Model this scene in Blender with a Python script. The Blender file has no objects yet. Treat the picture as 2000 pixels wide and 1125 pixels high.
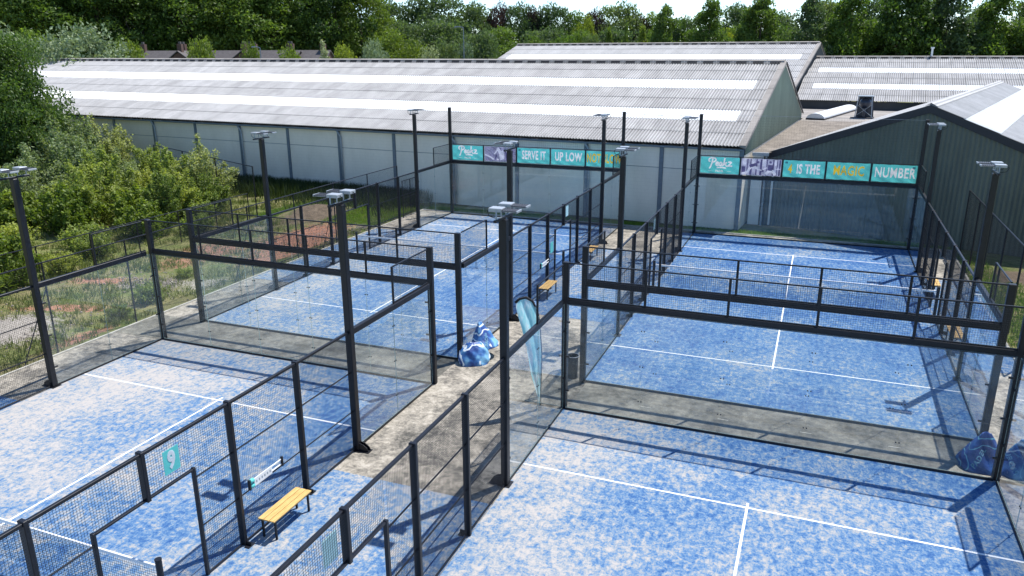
import bpy, math, random
import numpy as np
from mathutils import Vector, Matrix
from mathutils.bvhtree import BVHTree
R = math.radians
sc = bpy.context.scene
col = sc.collection

# ------------------------------------------------------------------ camera
cam_d = bpy.data.cameras.new('camera'); cam = bpy.data.objects.new('camera', cam_d); col.objects.link(cam)
CAM = Vector((19.5696, -19.9434, 9.1314)); YAW, PIT, ROL, FPX = -0.376864, -0.299769, -0.004074, 1510.6
fw = Vector((math.sin(YAW)*math.cos(PIT), math.cos(YAW)*math.cos(PIT), math.sin(PIT)))
r0 = Vector((math.cos(YAW), -math.sin(YAW), 0)); u0 = r0.cross(fw)
rr = r0*math.cos(ROL) + u0*math.sin(ROL); uu = -r0*math.sin(ROL) + u0*math.cos(ROL)
M = Matrix((rr, uu, -fw)).transposed().to_4x4(); M.translation = CAM
cam.matrix_world = M
cam_d.sensor_width = 36; cam_d.lens = FPX/2000*36; cam_d.clip_end = 4000; cam_d.clip_start = 0.2
sc.camera = cam
# ------------------------------------------------------------------ sky, sun, exposure
w = bpy.data.worlds.new('World'); sc.world = w; w.use_nodes = True
wn = w.node_tree.nodes; wl = w.node_tree.links
sky = wn.new('ShaderNodeTexSky'); sky.sky_type = 'NISHITA'; sky.sun_disc = False
SUN_EL = 63.5; SUN_AZ = 31.8
sky.sun_elevation = R(SUN_EL); sky.sun_rotation = R(SUN_AZ); sky.air_density = 0.8; sky.dust_density = 0.0; sky.ozone_density = 2.5
tint = wn.new('ShaderNodeMix'); tint.data_type = 'RGBA'; tint.blend_type = 'MULTIPLY'; tint.inputs[0].default_value = 1; tint.inputs[7].default_value = (.92, .985, 1.04, 1)
wl.new(sky.outputs[0], tint.inputs[6]); wl.new(tint.outputs[2], wn['Background'].inputs[0]); wn['Background'].inputs[1].default_value = 0.135
sd = bpy.data.lights.new('sun', 'SUN'); sd.energy = 4.35; sd.angle = R(0.53); sd.color = (1.0, 0.965, 0.91)
so = bpy.data.objects.new('sun', sd); col.objects.link(so)
sv = Vector((math.sin(R(SUN_AZ))*math.cos(R(SUN_EL)), math.cos(R(SUN_AZ))*math.cos(R(SUN_EL)), math.sin(R(SUN_EL))))
so.rotation_euler = sv.to_track_quat('Z', 'Y').to_euler(); so.location = (0, 0, 60)
sc.view_settings.view_transform = 'Standard'; sc.view_settings.look = 'None'
sc.view_settings.exposure = 0.66; sc.view_settings.gamma = 1; sc.view_settings.use_curve_mapping = False
sc.render.engine = 'CYCLES'
sc.cycles.transparent_max_bounces = 40; sc.cycles.max_bounces = 6; sc.cycles.caustics_reflective = False; sc.cycles.caustics_refractive = False

# ------------------------------------------------------------------ materials
class NT:
    def __init__(s, name):
        s.m = bpy.data.materials.new(name); s.m.use_nodes = True; s.n = s.m.node_tree.nodes; s.l = s.m.node_tree.links
        s.b = s.n['Principled BSDF']
    def node(s, t, **k):
        o = s.n.new(t)
        for a, b in k.items(): setattr(o, a, b)
        return o
    def coord(s, kind='Object', scale=(1, 1, 1)):
        t = s.node('ShaderNodeTexCoord'); mp = s.node('ShaderNodeMapping'); mp.inputs['Scale'].default_value = scale
        s.l.new(t.outputs[kind], mp.inputs[0]); return mp.outputs[0]
    def world(s, scale=(1, 1, 1)):
        t = s.node('ShaderNodeNewGeometry'); mp = s.node('ShaderNodeMapping'); mp.inputs['Scale'].default_value = scale
        s.l.new(t.outputs['Position'], mp.inputs[0]); return mp.outputs[0]
    def noise(s, vec, scale, detail=4, rough=.55, dist=0):
        o = s.node('ShaderNodeTexNoise'); o.inputs['Scale'].default_value = scale; o.inputs['Detail'].default_value = detail
        o.inputs['Roughness'].default_value = rough; o.inputs['Distortion'].default_value = dist
        s.l.new(vec, o.inputs['Vector']); return o.outputs['Fac']
    def ramp(s, fac, stops):
        o = s.node('ShaderNodeValToRGB'); e = o.color_ramp.elements
        while len(e) < len(stops): e.new(.5)
        for el, (p, c) in zip(e, stops):
            el.position = p; el.color = (c, c, c, 1) if not hasattr(c, '__len__') else (*c[:3], 1)
        s.l.new(fac, o.inputs[0]); return o.outputs[0]
    def math(s, op, a, b, clamp=False):
        o = s.node('ShaderNodeMath', operation=op, use_clamp=clamp)
        for i, v in enumerate((a, b)):
            if isinstance(v, (int, float)): o.inputs[i].default_value = v
            else: s.l.new(v, o.inputs[i])
        return o.outputs[0]
    def mix(s, fac, a, b, mode='MIX'):
        o = s.node('ShaderNodeMix', data_type='RGBA', blend_type=mode)
        for sock, v in ((o.inputs[0], fac), (o.inputs[6], a), (o.inputs[7], b)):
            if isinstance(v, (int, float)): sock.default_value = v
            elif isinstance(v, tuple): sock.default_value = (*v[:3], 1)
            else: s.l.new(v, sock)
        return o.outputs[2]
    def bump(s, h, strength=.3, dist=.02):
        o = s.node('ShaderNodeBump'); o.inputs['Strength'].default_value = strength; o.inputs['Distance'].default_value = dist
        s.l.new(h, o.inputs['Height']); s.l.new(o.outputs[0], s.b.inputs['Normal'])
    def col(s, c, rough=.7, metal=0):
        if isinstance(c, tuple): s.b.inputs['Base Color'].default_value = (*c[:3], 1)
        else: s.l.new(c, s.b.inputs['Base Color'])
        s.b.inputs['Roughness'].default_value = rough; s.b.inputs['Metallic'].default_value = metal
        return s.m

def simple(name, c, rough=.6, metal=0, var=.12, scale=6, spec=None):
    t = NT(name); v = t.world(); f = t.noise(v, scale, 5)
    lo = tuple(x*(1-var) for x in c); hi = tuple(min(1, x*(1+var)) for x in c)
    t.col(t.ramp(f, [(.3, lo), (.7, hi)]), rough, metal)
    if spec is not None: t.b.inputs['Specular IOR Level'].default_value = spec
    return t.m

def random_tint(name, c, rough=.8, amount=.12, dirt=(.8, 1.05), dirt_scale=(.6, .6, .6), spec=.3):
    """colour varies slightly from piece to piece, plus streaky wear"""
    t = NT(name); oi = t.node('ShaderNodeObjectInfo')
    f = t.ramp(oi.outputs['Random'], [(0, 1-amount), (1, 1+amount)])
    base = t.mix(1.0, c, f, 'MULTIPLY')
    n = t.noise(t.world(dirt_scale), 1.6, 7, .65); n2 = t.noise(t.world(), 14, 4)
    d = t.ramp(n, [(.32, dirt[0]), (.62, dirt[1])]); d2 = t.ramp(n2, [(.3, .93), (.7, 1.04)])
    t.col(t.mix(1.0, t.mix(1.0, base, d, 'MULTIPLY'), d2, 'MULTIPLY'), rough)
    t.b.inputs['Specular IOR Level'].default_value = spec
    return t.m

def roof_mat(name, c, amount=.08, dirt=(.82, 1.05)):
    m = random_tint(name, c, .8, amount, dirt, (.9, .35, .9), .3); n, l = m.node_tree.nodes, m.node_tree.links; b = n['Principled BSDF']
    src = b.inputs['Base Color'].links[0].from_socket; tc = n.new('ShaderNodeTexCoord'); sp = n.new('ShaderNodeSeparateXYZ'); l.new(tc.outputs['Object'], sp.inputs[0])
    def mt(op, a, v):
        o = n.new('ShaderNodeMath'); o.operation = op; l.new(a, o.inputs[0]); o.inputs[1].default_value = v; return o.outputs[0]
    g = mt('COSINE', mt('MULTIPLY', mt('SUBTRACT', sp.outputs[0], .1742*.25), 2*math.pi/.17483), 0)      # shade of the corrugation painted into the colour: valleys darker than crests
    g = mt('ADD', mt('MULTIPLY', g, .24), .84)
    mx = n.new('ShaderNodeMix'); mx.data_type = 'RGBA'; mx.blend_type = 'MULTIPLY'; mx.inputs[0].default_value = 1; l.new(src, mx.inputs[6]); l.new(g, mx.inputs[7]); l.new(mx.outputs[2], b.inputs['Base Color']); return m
def turf_mat(name, seed, sand, gx=None):
    t = NT(name); v = t.world(); mp = t.node('ShaderNodeMapping'); mp.inputs['Location'].default_value = (seed*7.3, seed*3.1, 0)
    t.l.new(v, mp.inputs[0]); v = mp.outputs[0]
    big = t.noise(v, .30, 3, .5); mid = t.noise(v, 1.3, 5, .6, .2); fine = t.noise(v, 6.5, 7, .72, .35)
    mp2 = t.node('ShaderNodeMapping'); mp2.inputs['Scale'].default_value = (1.0, .28, 1); mp2.inputs['Rotation'].default_value = (0, 0, R(8+20*seed)); t.l.new(v, mp2.inputs[0])
    streak = t.noise(mp2.outputs[0], 9, 5, .7, .3); tiny = t.noise(v, 19, 5, .8, .2)
    a = t.math('MULTIPLY', big, .26); a = t.math('ADD', a, t.math('MULTIPLY', mid, .22)); a = t.math('ADD', a, t.math('MULTIPLY', fine, .64))
    a = t.math('ADD', a, t.math('MULTIPLY', tiny, .42)); a = t.math('ADD', a, t.math('MULTIPLY', streak, .30))
    a = t.math('ADD', a, sand - .92 + .474)
    if gx:      # a worn band of sand drifted to one side
        sep = t.node('ShaderNodeSeparateXYZ'); t.l.new(t.world(), sep.inputs[0])
        g = t.math('MULTIPLY', t.math('SUBTRACT', sep.outputs[0], gx[0]), gx[1])
        g = t.math('MINIMUM', t.math('MAXIMUM', g, gx[2]), gx[3]); a = t.math('ADD', a, g)
    c = t.ramp(a, [(.34, (.026, .080, .24)), (.43, (.058, .145, .31)), (.50, (.125, .22, .355)), (.565, (.275, .305, .335)), (.65, (.425, .395, .37))])
    t.col(c, .92); t.b.inputs['Specular IOR Level'].default_value = .15
    t.bump(t.math('ADD', fine, tiny), .5, .015)
    return t.m

def concrete_mat():
    t = NT('worn concrete'); v = t.world()
    a = t.noise(v, .55, 6, .68, .4); b = t.noise(v, 3.2, 7, .7, .6); c = t.noise(v, 40, 3)
    d_ = t.noise(v, 9, 5, .75, .5); s = t.math('ADD', t.math('MULTIPLY', a, .52), t.math('MULTIPLY', b, .40)); s = t.math('ADD', s, t.math('MULTIPLY', t.math('SUBTRACT', d_, .38), .34))
    k = t.ramp(s, [(.40, (.07, .066, .056)), (.465, (.17, .155, .13)), (.525, (.30, .27, .22)), (.61, (.47, .425, .355))])
    k = t.mix(1.0, k, t.ramp(c, [(.3, .82), (.7, 1.08)]), 'MULTIPLY')
    t.col(k, .9); t.bump(b, .3, .01); return t.m

def ground_mat():
    t = NT('rough meadow ground'); v = t.world()
    n1 = t.noise(v, .5, 6, .65, .3); n2 = t.noise(v, 4, 6, .7); n3 = t.noise(v, 22, 4, .7)
    g = t.ramp(n2, [(.3, (.06, .095, .02)), (.5, (.13, .165, .045)), (.7, (.24, .235, .09))])
    dry = t.ramp(n3, [(.3, (.20, .165, .085)), (.7, (.40, .33, .18))])
    c = t.mix(t.ramp(n1, [(.42, 0), (.62, .8)]), g, dry)
    at = t.node('ShaderNodeAttribute', attribute_name='patches'); sep = t.node('ShaderNodeSeparateColor'); t.l.new(at.outputs['Color'], sep.inputs[0])
    nn = t.math('MULTIPLY', t.math('SUBTRACT', n2, .5), 1.6)
    def mask(o): return t.ramp(t.math('ADD', o, t.math('MULTIPLY', nn, .8)), [(.35, 0), (.6, 1)])
    red = t.ramp(n3, [(.3, (.30, .125, .075)), (.7, (.50, .28, .19))])
    grv = t.ramp(n3, [(.35, (.18, .16, .13)), (.65, (.55, .50, .44))])
    drt = t.ramp(n2, [(.3, (.10, .075, .05)), (.7, (.24, .185, .13))])
    c = t.mix(mask(sep.outputs[2]), c, drt); c = t.mix(mask(sep.outputs[0]), c, red); c = t.mix(mask(sep.outputs[1]), c, grv)
    t.col(c, .95); t.b.inputs['Specular IOR Level'].default_value = .1; t.bump(n3, .6, .05); return t.m

def glass_mat():
    t = NT('clear court glass'); out = t.n['Material Output']
    tr = t.node('ShaderNodeBsdfTransparent'); tr.inputs[0].default_value = (.972, .982, .979, 1)
    gl = t.node('ShaderNodeBsdfGlossy'); gl.inputs['Roughness'].default_value = 0.0; gl.inputs['Color'].default_value = (.92, .97, 1, 1)
    fr = t.node('ShaderNodeFresnel'); fr.inputs[0].default_value = 1.5
    ge = t.node('ShaderNodeNewGeometry'); fo = t.math('MULTIPLY', fr.outputs[0], t.math('SUBTRACT', 1.0, ge.outputs['Backfacing'])); fo = t.math('MULTIPLY', fo, 1.8, True)
    mx = t.node('ShaderNodeMixShader'); t.l.new(fo, mx.inputs[0]); t.l.new(tr.outputs[0], mx.inputs[1]); t.l.new(gl.outputs[0], mx.inputs[2])
    df = t.node('ShaderNodeBsdfDiffuse'); df.inputs[0].default_value = (.55, .60, .58, 1)
    m2 = t.node('ShaderNodeMixShader'); f = t.ramp(t.noise(t.world(), 1.3, 4), [(.35, .012), (.7, .045)])
    t.l.new(f, m2.inputs[0]); t.l.new(mx.outputs[0], m2.inputs[1]); t.l.new(df.outputs[0], m2.inputs[2])
    t.l.new(m2.outputs[0], out.inputs[0]); return t.m

def leaf_mat(name, dark, light, tr=.45):
    t = NT(name); oi = t.node('ShaderNodeObjectInfo'); out = t.n['Material Output']
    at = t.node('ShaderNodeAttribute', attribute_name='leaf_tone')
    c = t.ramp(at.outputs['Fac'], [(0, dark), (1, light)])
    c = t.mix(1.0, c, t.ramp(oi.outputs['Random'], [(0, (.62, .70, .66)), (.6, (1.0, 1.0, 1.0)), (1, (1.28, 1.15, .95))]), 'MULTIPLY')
    t.l.new(c, t.b.inputs['Base Color']); t.b.inputs['Roughness'].default_value = .5; t.b.inputs['Specular IOR Level'].default_value = .35
    tl = t.node('ShaderNodeBsdfTranslucent'); t.l.new(t.mix(1.0, c, (1.25, 1.3, .6), 'MULTIPLY'), tl.inputs[0])
    mx = t.node('ShaderNodeMixShader'); mx.inputs[0].default_value = tr
    t.l.new(t.b.outputs[0], mx.inputs[1]); t.l.new(tl.outputs[0], mx.inputs[2]); t.l.new(mx.outputs[0], out.inputs[0]); return t.m

def plaster_mat():
    t = NT('hall wall render'); v = t.world(); br = t.node('ShaderNodeTexBrick'); br.inputs['Scale'].default_value = 1
    br.inputs['Brick Width'].default_value = .42; br.inputs['Row Height'].default_value = .2; br.inputs['Mortar Size'].default_value = .006
    mp = t.node('ShaderNodeMapping'); mp.inputs['Rotation'].default_value = (R(90), 0, 0)
    t.l.new(v, mp.inputs[0]); t.l.new(mp.outputs[0], br.inputs['Vector'])
    n = t.noise(t.world((.6, .6, .25)), 1.2, 7, .65)
    c = t.ramp(n, [(.3, (.72, .665, .56)), (.7, (.84, .78, .67))])
    c = t.mix(1.0, c, t.ramp(br.outputs['Fac'], [(0, 1.0), (1, .9)]), 'MULTIPLY')
    t.col(c, .9); return t.m

M_ = {}
M_['steel'] = simple('black powder coated steel', (.008, .0085, .012), .42, 0, .3, 9, .42)
M_['wire'] = simple('black wire', (.012, .013, .017), .45, 0, .1, 9, .4)
M_['net'] = simple('black net cord', (.02, .02, .022), .9)
M_['glass'] = glass_mat()
M_['glass_edge'] = simple('green glass edge', (.30, .40, .38), .25, 0, .1)
M_['clamp'] = simple('dark glass clamp', (.02, .02, .022), .35)
M_['white'] = simple('white paint', (.78, .78, .76), .6, 0, .05)
M_['band'] = simple('white net tape', (.8, .8, .8), .7, 0, .06)
M_['turf_line'] = simple('white turf yarn', (.80, .80, .80), .9, 0, .10, 25)
M_['concrete'] = concrete_mat()
M_['kerb'] = simple('pale concrete kerb', (.42, .40, .35), .9, 0, .25, 5)
M_['ground'] = ground_mat()
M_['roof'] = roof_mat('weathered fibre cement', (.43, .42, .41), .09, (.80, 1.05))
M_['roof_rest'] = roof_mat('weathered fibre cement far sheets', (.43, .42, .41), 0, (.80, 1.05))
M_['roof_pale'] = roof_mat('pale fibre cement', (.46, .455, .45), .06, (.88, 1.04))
M_['roof_brown'] = random_tint('lichen brown fibre cement', (.235, .205, .175), .9, .10, (.7, 1.1), (1.2, .5, 1), .2)
M_['skylight'] = random_tint('white translucent sheet', (.78, .79, .79), .4, .05, (.84, 1.04), (.5, 2.0, .5))
M_['flash'] = random_tint('brown grey verge capping', (.31, .285, .26), .85, .1)
M_['vent'] = simple('black ridge vent', (.015, .015, .018), .7)
M_['plaster'] = plaster_mat()
M_['column'] = simple('blue grey painted steel', (.13, .165, .20), .5, 0, .15)
M_['pipe'] = simple('grey plastic pipe', (.30, .34, .37), .5, 0, .1)
M_['green_clad'] = random_tint('green cladding', (.20, .25, .185), .55, .06, (.85, 1.05), (.5, .5, .2), .4)
M_['dark_clad'] = random_tint('dark green cladding', (.12, .135, .112), .55, .10, (.85, 1.05), (.5, .5, .2), .4)
M_['grey_clad'] = random_tint('dark grey cladding', (.055, .06, .062), .6, .08)
M_['fascia'] = simple('black fascia', (.012, .013, .02), .45)
M_['gutter'] = simple('zinc gutter', (.42, .43, .44), .45, .3, .1)
def cloth(name, c, f=.5, var=.1, scale=2.5):
    m = simple(name, c, .6, 0, var, scale); n, l = m.node_tree.nodes, m.node_tree.links; b = n['Principled BSDF']; tl = n.new('ShaderNodeBsdfTranslucent'); mx = n.new('ShaderNodeMixShader'); mx.inputs[0].default_value = f
    l.new(b.inputs['Base Color'].links[0].from_socket, tl.inputs[0]); l.new(b.outputs[0], mx.inputs[1]); l.new(tl.outputs[0], mx.inputs[2]); l.new(mx.outputs[0], n['Material Output'].inputs[0]); return m
M_['teal'] = cloth('turquoise banner cloth', (.13, .66, .655), .55)
M_['teal_sign'] = simple('turquoise sign board', (.10, .50, .47), .5, 0, .05)
M_['letter_white'] = cloth('white lettering', (.93, .93, .95), .55, .02)
M_['letter_yellow'] = cloth('yellow lettering', (.85, .62, .05), .5, .05)
M_['print_blue'] = simple('pale blue cloth print', (.30, .56, .68), .6)
M_['navy'] = simple('navy print', (.02, .07, .17), .6)
M_['violet'] = cloth('violet grey print', (.50, .50, .66), .5, .2, 5)
M_['violet_dark'] = cloth('dark violet print', (.12, .11, .25), .5, .3, 5)
M_['violet_light'] = cloth('pale violet print', (.75, .75, .88), .5, .1, 5)
M_['wood'] = NT('yellow pine slat'); _t = M_['wood']; M_['wood'] = _t.col(_t.ramp(_t.noise(_t.world((9, 1.2, 9)), 4, 6, .6), [(.3, (.50, .30, .085)), (.7, (.70, .46, .17))]), .55)
M_['lamp_body'] = simple('light grey aluminium', (.38, .40, .42), .35, .15, .06)
M_['lamp_panel'] = simple('ribbed dark grey heat sink', (.10, .105, .12), .45, .3, .1)
M_['lens'] = simple('lamp glass', (.55, .57, .6), .1, 0, .02)
M_['brick_red'] = simple('red brown brick', (.11, .065, .05), .9, 0, .2)
M_['tile'] = simple('grey brown roof tile', (.10, .088, .085), .85, 0, .2, 3)
M_['bark'] = simple('bark', (.07, .055, .04), .95, 0, .35, 5)
M_['window'] = simple('window glass', (.03, .04, .05), .08)
M_['fan'] = simple('black blue fan housing', (.015, .022, .04), .3)
M_['flag'] = NT('pale turquoise flag cloth'); _t = M_['flag']; _f = _t.noise(_t.world((3, 3, .7)), 3, 5, .6, .5)
M_['flag'] = _t.col(_t.ramp(_f, [(.34, (.28, .72, .77)), (.50, (.46, .82, .86)), (.64, (.88, .95, .95))]), .5)
n_, l_ = M_['flag'].node_tree.nodes, M_['flag'].node_tree.links; b_ = n_['Principled BSDF']; tl_ = n_.new('ShaderNodeBsdfTranslucent'); mx_ = n_.new('ShaderNodeMixShader'); mx_.inputs[0].default_value = .5
l_.new(b_.inputs['Base Color'].links[0].from_socket, tl_.inputs[0]); l_.new(b_.outputs[0], mx_.inputs[1]); l_.new(tl_.outputs[0], mx_.inputs[2]); l_.new(mx_.outputs[0], n_['Material Output'].inputs[0])
M_['teal_pale'] = simple('pale turquoise sign board', (.45, .68, .70), .5, 0, .05)
M_['grass'] = leaf_mat('grass blades', (.085, .125, .025), (.28, .30, .09), .35)
M_['grass_bright'] = leaf_mat('fresh grass blades', (.08, .17, .02), (.22, .34, .06), .35)
M_['weed'] = leaf_mat('dark nettles', (.018, .035, .010), (.06, .09, .03), .25)
M_['stone'] = random_tint('rubble stone', (.42, .36, .31), .9, .3)

def bag_mat(name, stops, stroke, thr):
    t = NT(name); v = t.coord('Object'); wv = t.node('ShaderNodeTexWave', wave_type='RINGS'); wv.inputs['Scale'].default_value = 1.5; wv.inputs['Distortion'].default_value = 6.0
    wv.inputs['Detail'].default_value = 1.5; wv.inputs['Detail Scale'].default_value = 1.8; t.l.new(v, wv.inputs['Vector'])
    n = t.noise(v, 2.4, 2); base = t.ramp(n, stops)
    t.col(t.mix(t.ramp(wv.outputs['Fac'], [(thr, 0), (thr+.05, 1)]), base, stroke), .45); t.bump(t.noise(v, 7, 3, .5, 1), .5, .03); return t.m
M_['bag'] = bag_mat('blue and white beanbag cloth', [(.38, (.018, .06, .24)), (.50, (.05, .17, .42)), (.60, (.20, .44, .64))], (.74, .80, .84), .84)
M_['bag_dark'] = bag_mat('navy beanbag cloth', [(.40, (.012, .035, .16)), (.55, (.018, .07, .28)), (.66, (.05, .18, .40))], (.16, .42, .52), .95)

# ------------------------------------------------------------------ helpers
def tag(o, label=None, cat=None, group=None, kind=None):
    if label: o['label'] = label
    if cat: o['category'] = cat
    if group: o['group'] = group
    if kind: o['kind'] = kind
    return o
def empty(name, loc, label=None, cat=None, group=None, rz=0, kind=None):
    o = bpy.data.objects.new(name, None); o.location = loc; o.rotation_euler = (0, 0, rz); o.empty_display_size = .2
    col.objects.link(o); return tag(o, label, cat, group, kind)
def mesh(name, verts, faces, mats, smooth=False, idx=None):
    me = bpy.data.meshes.new(name); me.from_pydata([tuple(v) for v in verts], [], [tuple(f) for f in faces])
    for m in (mats if isinstance(mats, (list, tuple)) else [mats]): me.materials.append(M_[m] if isinstance(m, str) else m)
    if idx is not None: me.polygons.foreach_set('material_index', idx)
    if smooth: me.polygons.foreach_set('use_smooth', [True]*len(me.polygons))
    me.update(); return me
def np_mesh(name, V, F, mat, smooth=False):
    """V (n,3), F (m,4) or (m,3) numpy arrays"""
    me = bpy.data.meshes.new(name); k = F.shape[1]
    me.vertices.add(len(V)); me.vertices.foreach_set('co', V.astype(np.float32).ravel())
    me.loops.add(F.size); me.loops.foreach_set('vertex_index', F.astype(np.int32).ravel())
    me.polygons.add(len(F)); me.polygons.foreach_set('loop_start', np.arange(0, F.size, k, dtype=np.int32))
    try: me.polygons.foreach_set('loop_total', np.full(len(F), k, dtype=np.int32))
    except Exception: pass
    me.polygons.foreach_set('use_smooth', np.full(len(F), bool(smooth)))
    me.materials.append(M_[mat] if isinstance(mat, str) else mat); me.update(calc_edges=True); me.validate(); return me
def link(name, me, parent=None, loc=(0, 0, 0), rot=(0, 0, 0), scale=None):
    """loc is given in the parent's own frame"""
    o = bpy.data.objects.new(name, me); o.location = loc; o.rotation_euler = rot
    if scale: o.scale = scale
    if parent: o.parent = parent
    col.objects.link(o); return o
BOXF = [(0, 3, 2, 1), (4, 5, 6, 7), (0, 1, 5, 4), (1, 2, 6, 5), (2, 3, 7, 6), (3, 0, 4, 7)]
def boxv(x0, x1, y0, y1, z0, z1):
    return [(x0, y0, z0), (x1, y0, z0), (x1, y1, z0), (x0, y1, z0), (x0, y0, z1), (x1, y0, z1), (x1, y1, z1), (x0, y1, z1)]
_cache = {}
def bevel_box_mesh(dx, dy, dz, mat, b):
    import bmesh
    bm = bmesh.new(); bmesh.ops.create_cube(bm, size=1)
    for v in bm.verts: v.co.x *= dx; v.co.y *= dy; v.co.z *= dz
    bmesh.ops.bevel(bm, geom=list(bm.edges), offset=b, segments=1, affect='EDGES')
    me = bpy.data.meshes.new('box'); bm.to_mesh(me); bm.free(); me.materials.append(M_[mat]); return me
def box(name, parent, mat, x0, x1, y0, y1, z0, z1, bev=None):
    """box in the parent's frame; meshes of equal size are shared"""
    dx, dy, dz = round(x1-x0, 4), round(y1-y0, 4), round(z1-z0, 4); m = min(dx, dy, dz)
    b = (.12*m if bev is None else bev); key = (dx, dy, dz, mat, round(b, 4))
    if key not in _cache:
        if b > .0008: _cache[key] = bevel_box_mesh(dx, dy, dz, mat, min(b, .012))
        else: _cache[key] = mesh('box', boxv(-dx/2, dx/2, -dy/2, dy/2, -dz/2, dz/2), BOXF, mat)
    return link(name, _cache[key], parent, ((x0+x1)/2, (y0+y1)/2, (z0+z1)/2))
class MB:
    """collects simple solids into one mesh"""
    def __init__(s): s.v = []; s.f = []
    def add(s, v, f):
        n = len(s.v); s.v += list(v); s.f += [tuple(i+n for i in q) for q in f]
    def box(s, *a): s.add(boxv(*a), BOXF)
    def tube(s, pts, rad, seg=8, caps=True):
        pts = [Vector(p) for p in pts]; n = len(s.v); rads = rad if hasattr(rad, '__len__') else [rad]*len(pts)
        for i, p in enumerate(pts):
            d = (pts[min(i+1, len(pts)-1)] - pts[max(i-1, 0)]).normalized()
            a = d.orthogonal().normalized() if i == 0 else (a - d*a.dot(d)).normalized()
            b = d.cross(a)
            for k in range(seg):
                t = 2*math.pi*k/seg; s.v.append(p + (a*math.cos(t) + b*math.sin(t))*rads[i])
        for i in range(len(pts)-1):
            for k in range(seg):
                s.f.append((n+i*seg+k, n+i*seg+(k+1) % seg, n+(i+1)*seg+(k+1) % seg, n+(i+1)*seg+k))
        if caps:
            s.f.append(tuple(n+k for k in range(seg))[::-1]); s.f.append(tuple(n+(len(pts)-1)*seg+k for k in range(seg)))
    def build(s, name, mat, parent=None, loc=(0, 0, 0), rot=(0, 0, 0), smooth=False):
        return link(name, mesh(name, s.v, s.f, mat, smooth), parent, loc, rot)

def wires(axis, w_, h_, sx=.05, sz=.045, t=.0036):
    """welded mesh sheet lying in the (axis, z) plane, corner at the origin"""
    key = ('w', axis, round(w_, 3), round(h_, 3), sx, sz, t)
    if key in _cache: return _cache[key]
    V = []; F = []
    def bar(a0, a1, z0, z1, d):
        n = len(V)*8
        if axis == 'x': V.append(boxv(a0, a1, -t/2+d, t/2+d, z0, z1))
        else: V.append(boxv(-t/2+d, t/2+d, a0, a1, z0, z1))
        F.append(np.array(BOXF) + n)
    k = int(round(w_/sx))
    for i in range(1, k): bar(i*w_/k - t/2, i*w_/k + t/2, 0, h_, 0)
    k = int(round(h_/sz))
    for i in range(1, k): bar(0, w_, i*h_/k - t/2, i*h_/k + t/2, t*.9)
    _cache[key] = np_mesh('welded_mesh', np.array(V).reshape(-1, 3), np.concatenate(F), 'wire'); return _cache[key]
def at(px, D):
    """ground point seen at picture column px, D metres in front of the camera"""
    s = (px-1000)/FPX; return Vector((CAM.x + D*(math.sin(YAW) + s*math.cos(YAW)), CAM.y + D*(math.cos(YAW) - s*math.sin(YAW)), 0))
def ztop(py, D): return 9.13 + (96-py)/FPX*D*1.0

# ------------------------------------------------------------------ court positions
XA, XD = 0.0, 13.94
YB, YD = 0.0, -0.19            # near back walls of the far courts
YA, YC = -1.92, -2.08          # far back walls of the near courts
# ------------------------------------------------------------------ ground, pavement, turf
def fnoise(x, y, s=0):
    return (np.sin(x*.9+s)*np.cos(y*1.1-s*.7) + .5*np.sin(x*2.3+y*1.7+s) + .3*np.cos(x*4.1-y*3.3+s*2) + .2*np.sin(x*7.7+y*6.1))/2
gx = np.unique(np.concatenate([[-1500, -700, -350, -200, -120, -80, -60], np.arange(-46, -1.9, .4), np.arange(-1.6, 27, 3), np.arange(27, 34, .7), [40, 60, 100, 200, 400, 900, 1500]]))
gy = np.unique(np.concatenate([[-900, -300, -120, -60, -40, -30], np.arange(-22, 28, .4), np.arange(28, 60, 4), [70, 90, 130, 200, 400, 900, 2500]]))
X, Y = np.meshgrid(gx, gy); Z = np.full(X.shape, -.07)
left = (X < -2.2)
rel = .05*fnoise(X*2, Y*2, 1) + .10*fnoise(X*.5, Y*.5, 3)
Z = np.where(left & (X > -46) & (Y > -22) & (Y < 27), Z + rel*np.clip((-2.2-X)/1.5, 0, 1)*.9, Z)
Z += .55*np.exp(-(((X+7.6)/1.3)**2 + ((Y-17.2)/1.9)**2))
Z += .10*np.exp(-(((X+6)/1.5)**2 + ((Y+3.2)/2)**2))
V = np.stack([X.ravel(), Y.ravel(), Z.ravel()], 1); ny, nx = X.shape
I = np.arange(ny*nx).reshape(ny, nx); F = np.stack([I[:-1, :-1].ravel(), I[:-1, 1:].ravel(), I[1:, 1:].ravel(), I[1:, :-1].ravel()], 1)
me = np_mesh('ground', V, F, 'ground', True)
def blob(cx, cy, rx, ry, a=0):
    ca, sa = math.cos(a), math.sin(a); dx = X-cx; dy = Y-cy
    return np.exp(-(((dx*ca+dy*sa)/rx)**2 + ((-dx*sa+dy*ca)/ry)**2))
red = blob(-4.6, 12.5, 1.7, 3.6) + blob(-3.8, 8.8, .9, 2.2)*.9 + blob(-7.2, 7.5, 1.5, 3.2, .2)*.8 + blob(-8, 2.5, 1.8, .8, .3)*.7 + blob(-2.9, -2.6, .35, 1.8)*.9 + blob(-6, -.6, 2.5, .5, .4)*.8
grv = blob(-5.8, -3.2, 1.8, 2.0) + blob(-5.2, 3.0, 1.8, .7, .5)*.75 + blob(-3.2, 3.6, .7, 1.6)*.6 + blob(-3.0, 16.2, .5, 2.2)*.6
drt = blob(-7.0, 17.0, 1.2, 2.6)*1.0 + blob(-9, 13, 2.2, 3)*.5 + blob(-4.6, 16, 1.2, 3)*.45 + blob(-10, 1, 4, 3)*.4 + blob(28, 16.5, 3, 1.4)*.9
ca_ = me.color_attributes.new('patches', 'FLOAT_COLOR', 'POINT')
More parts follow.
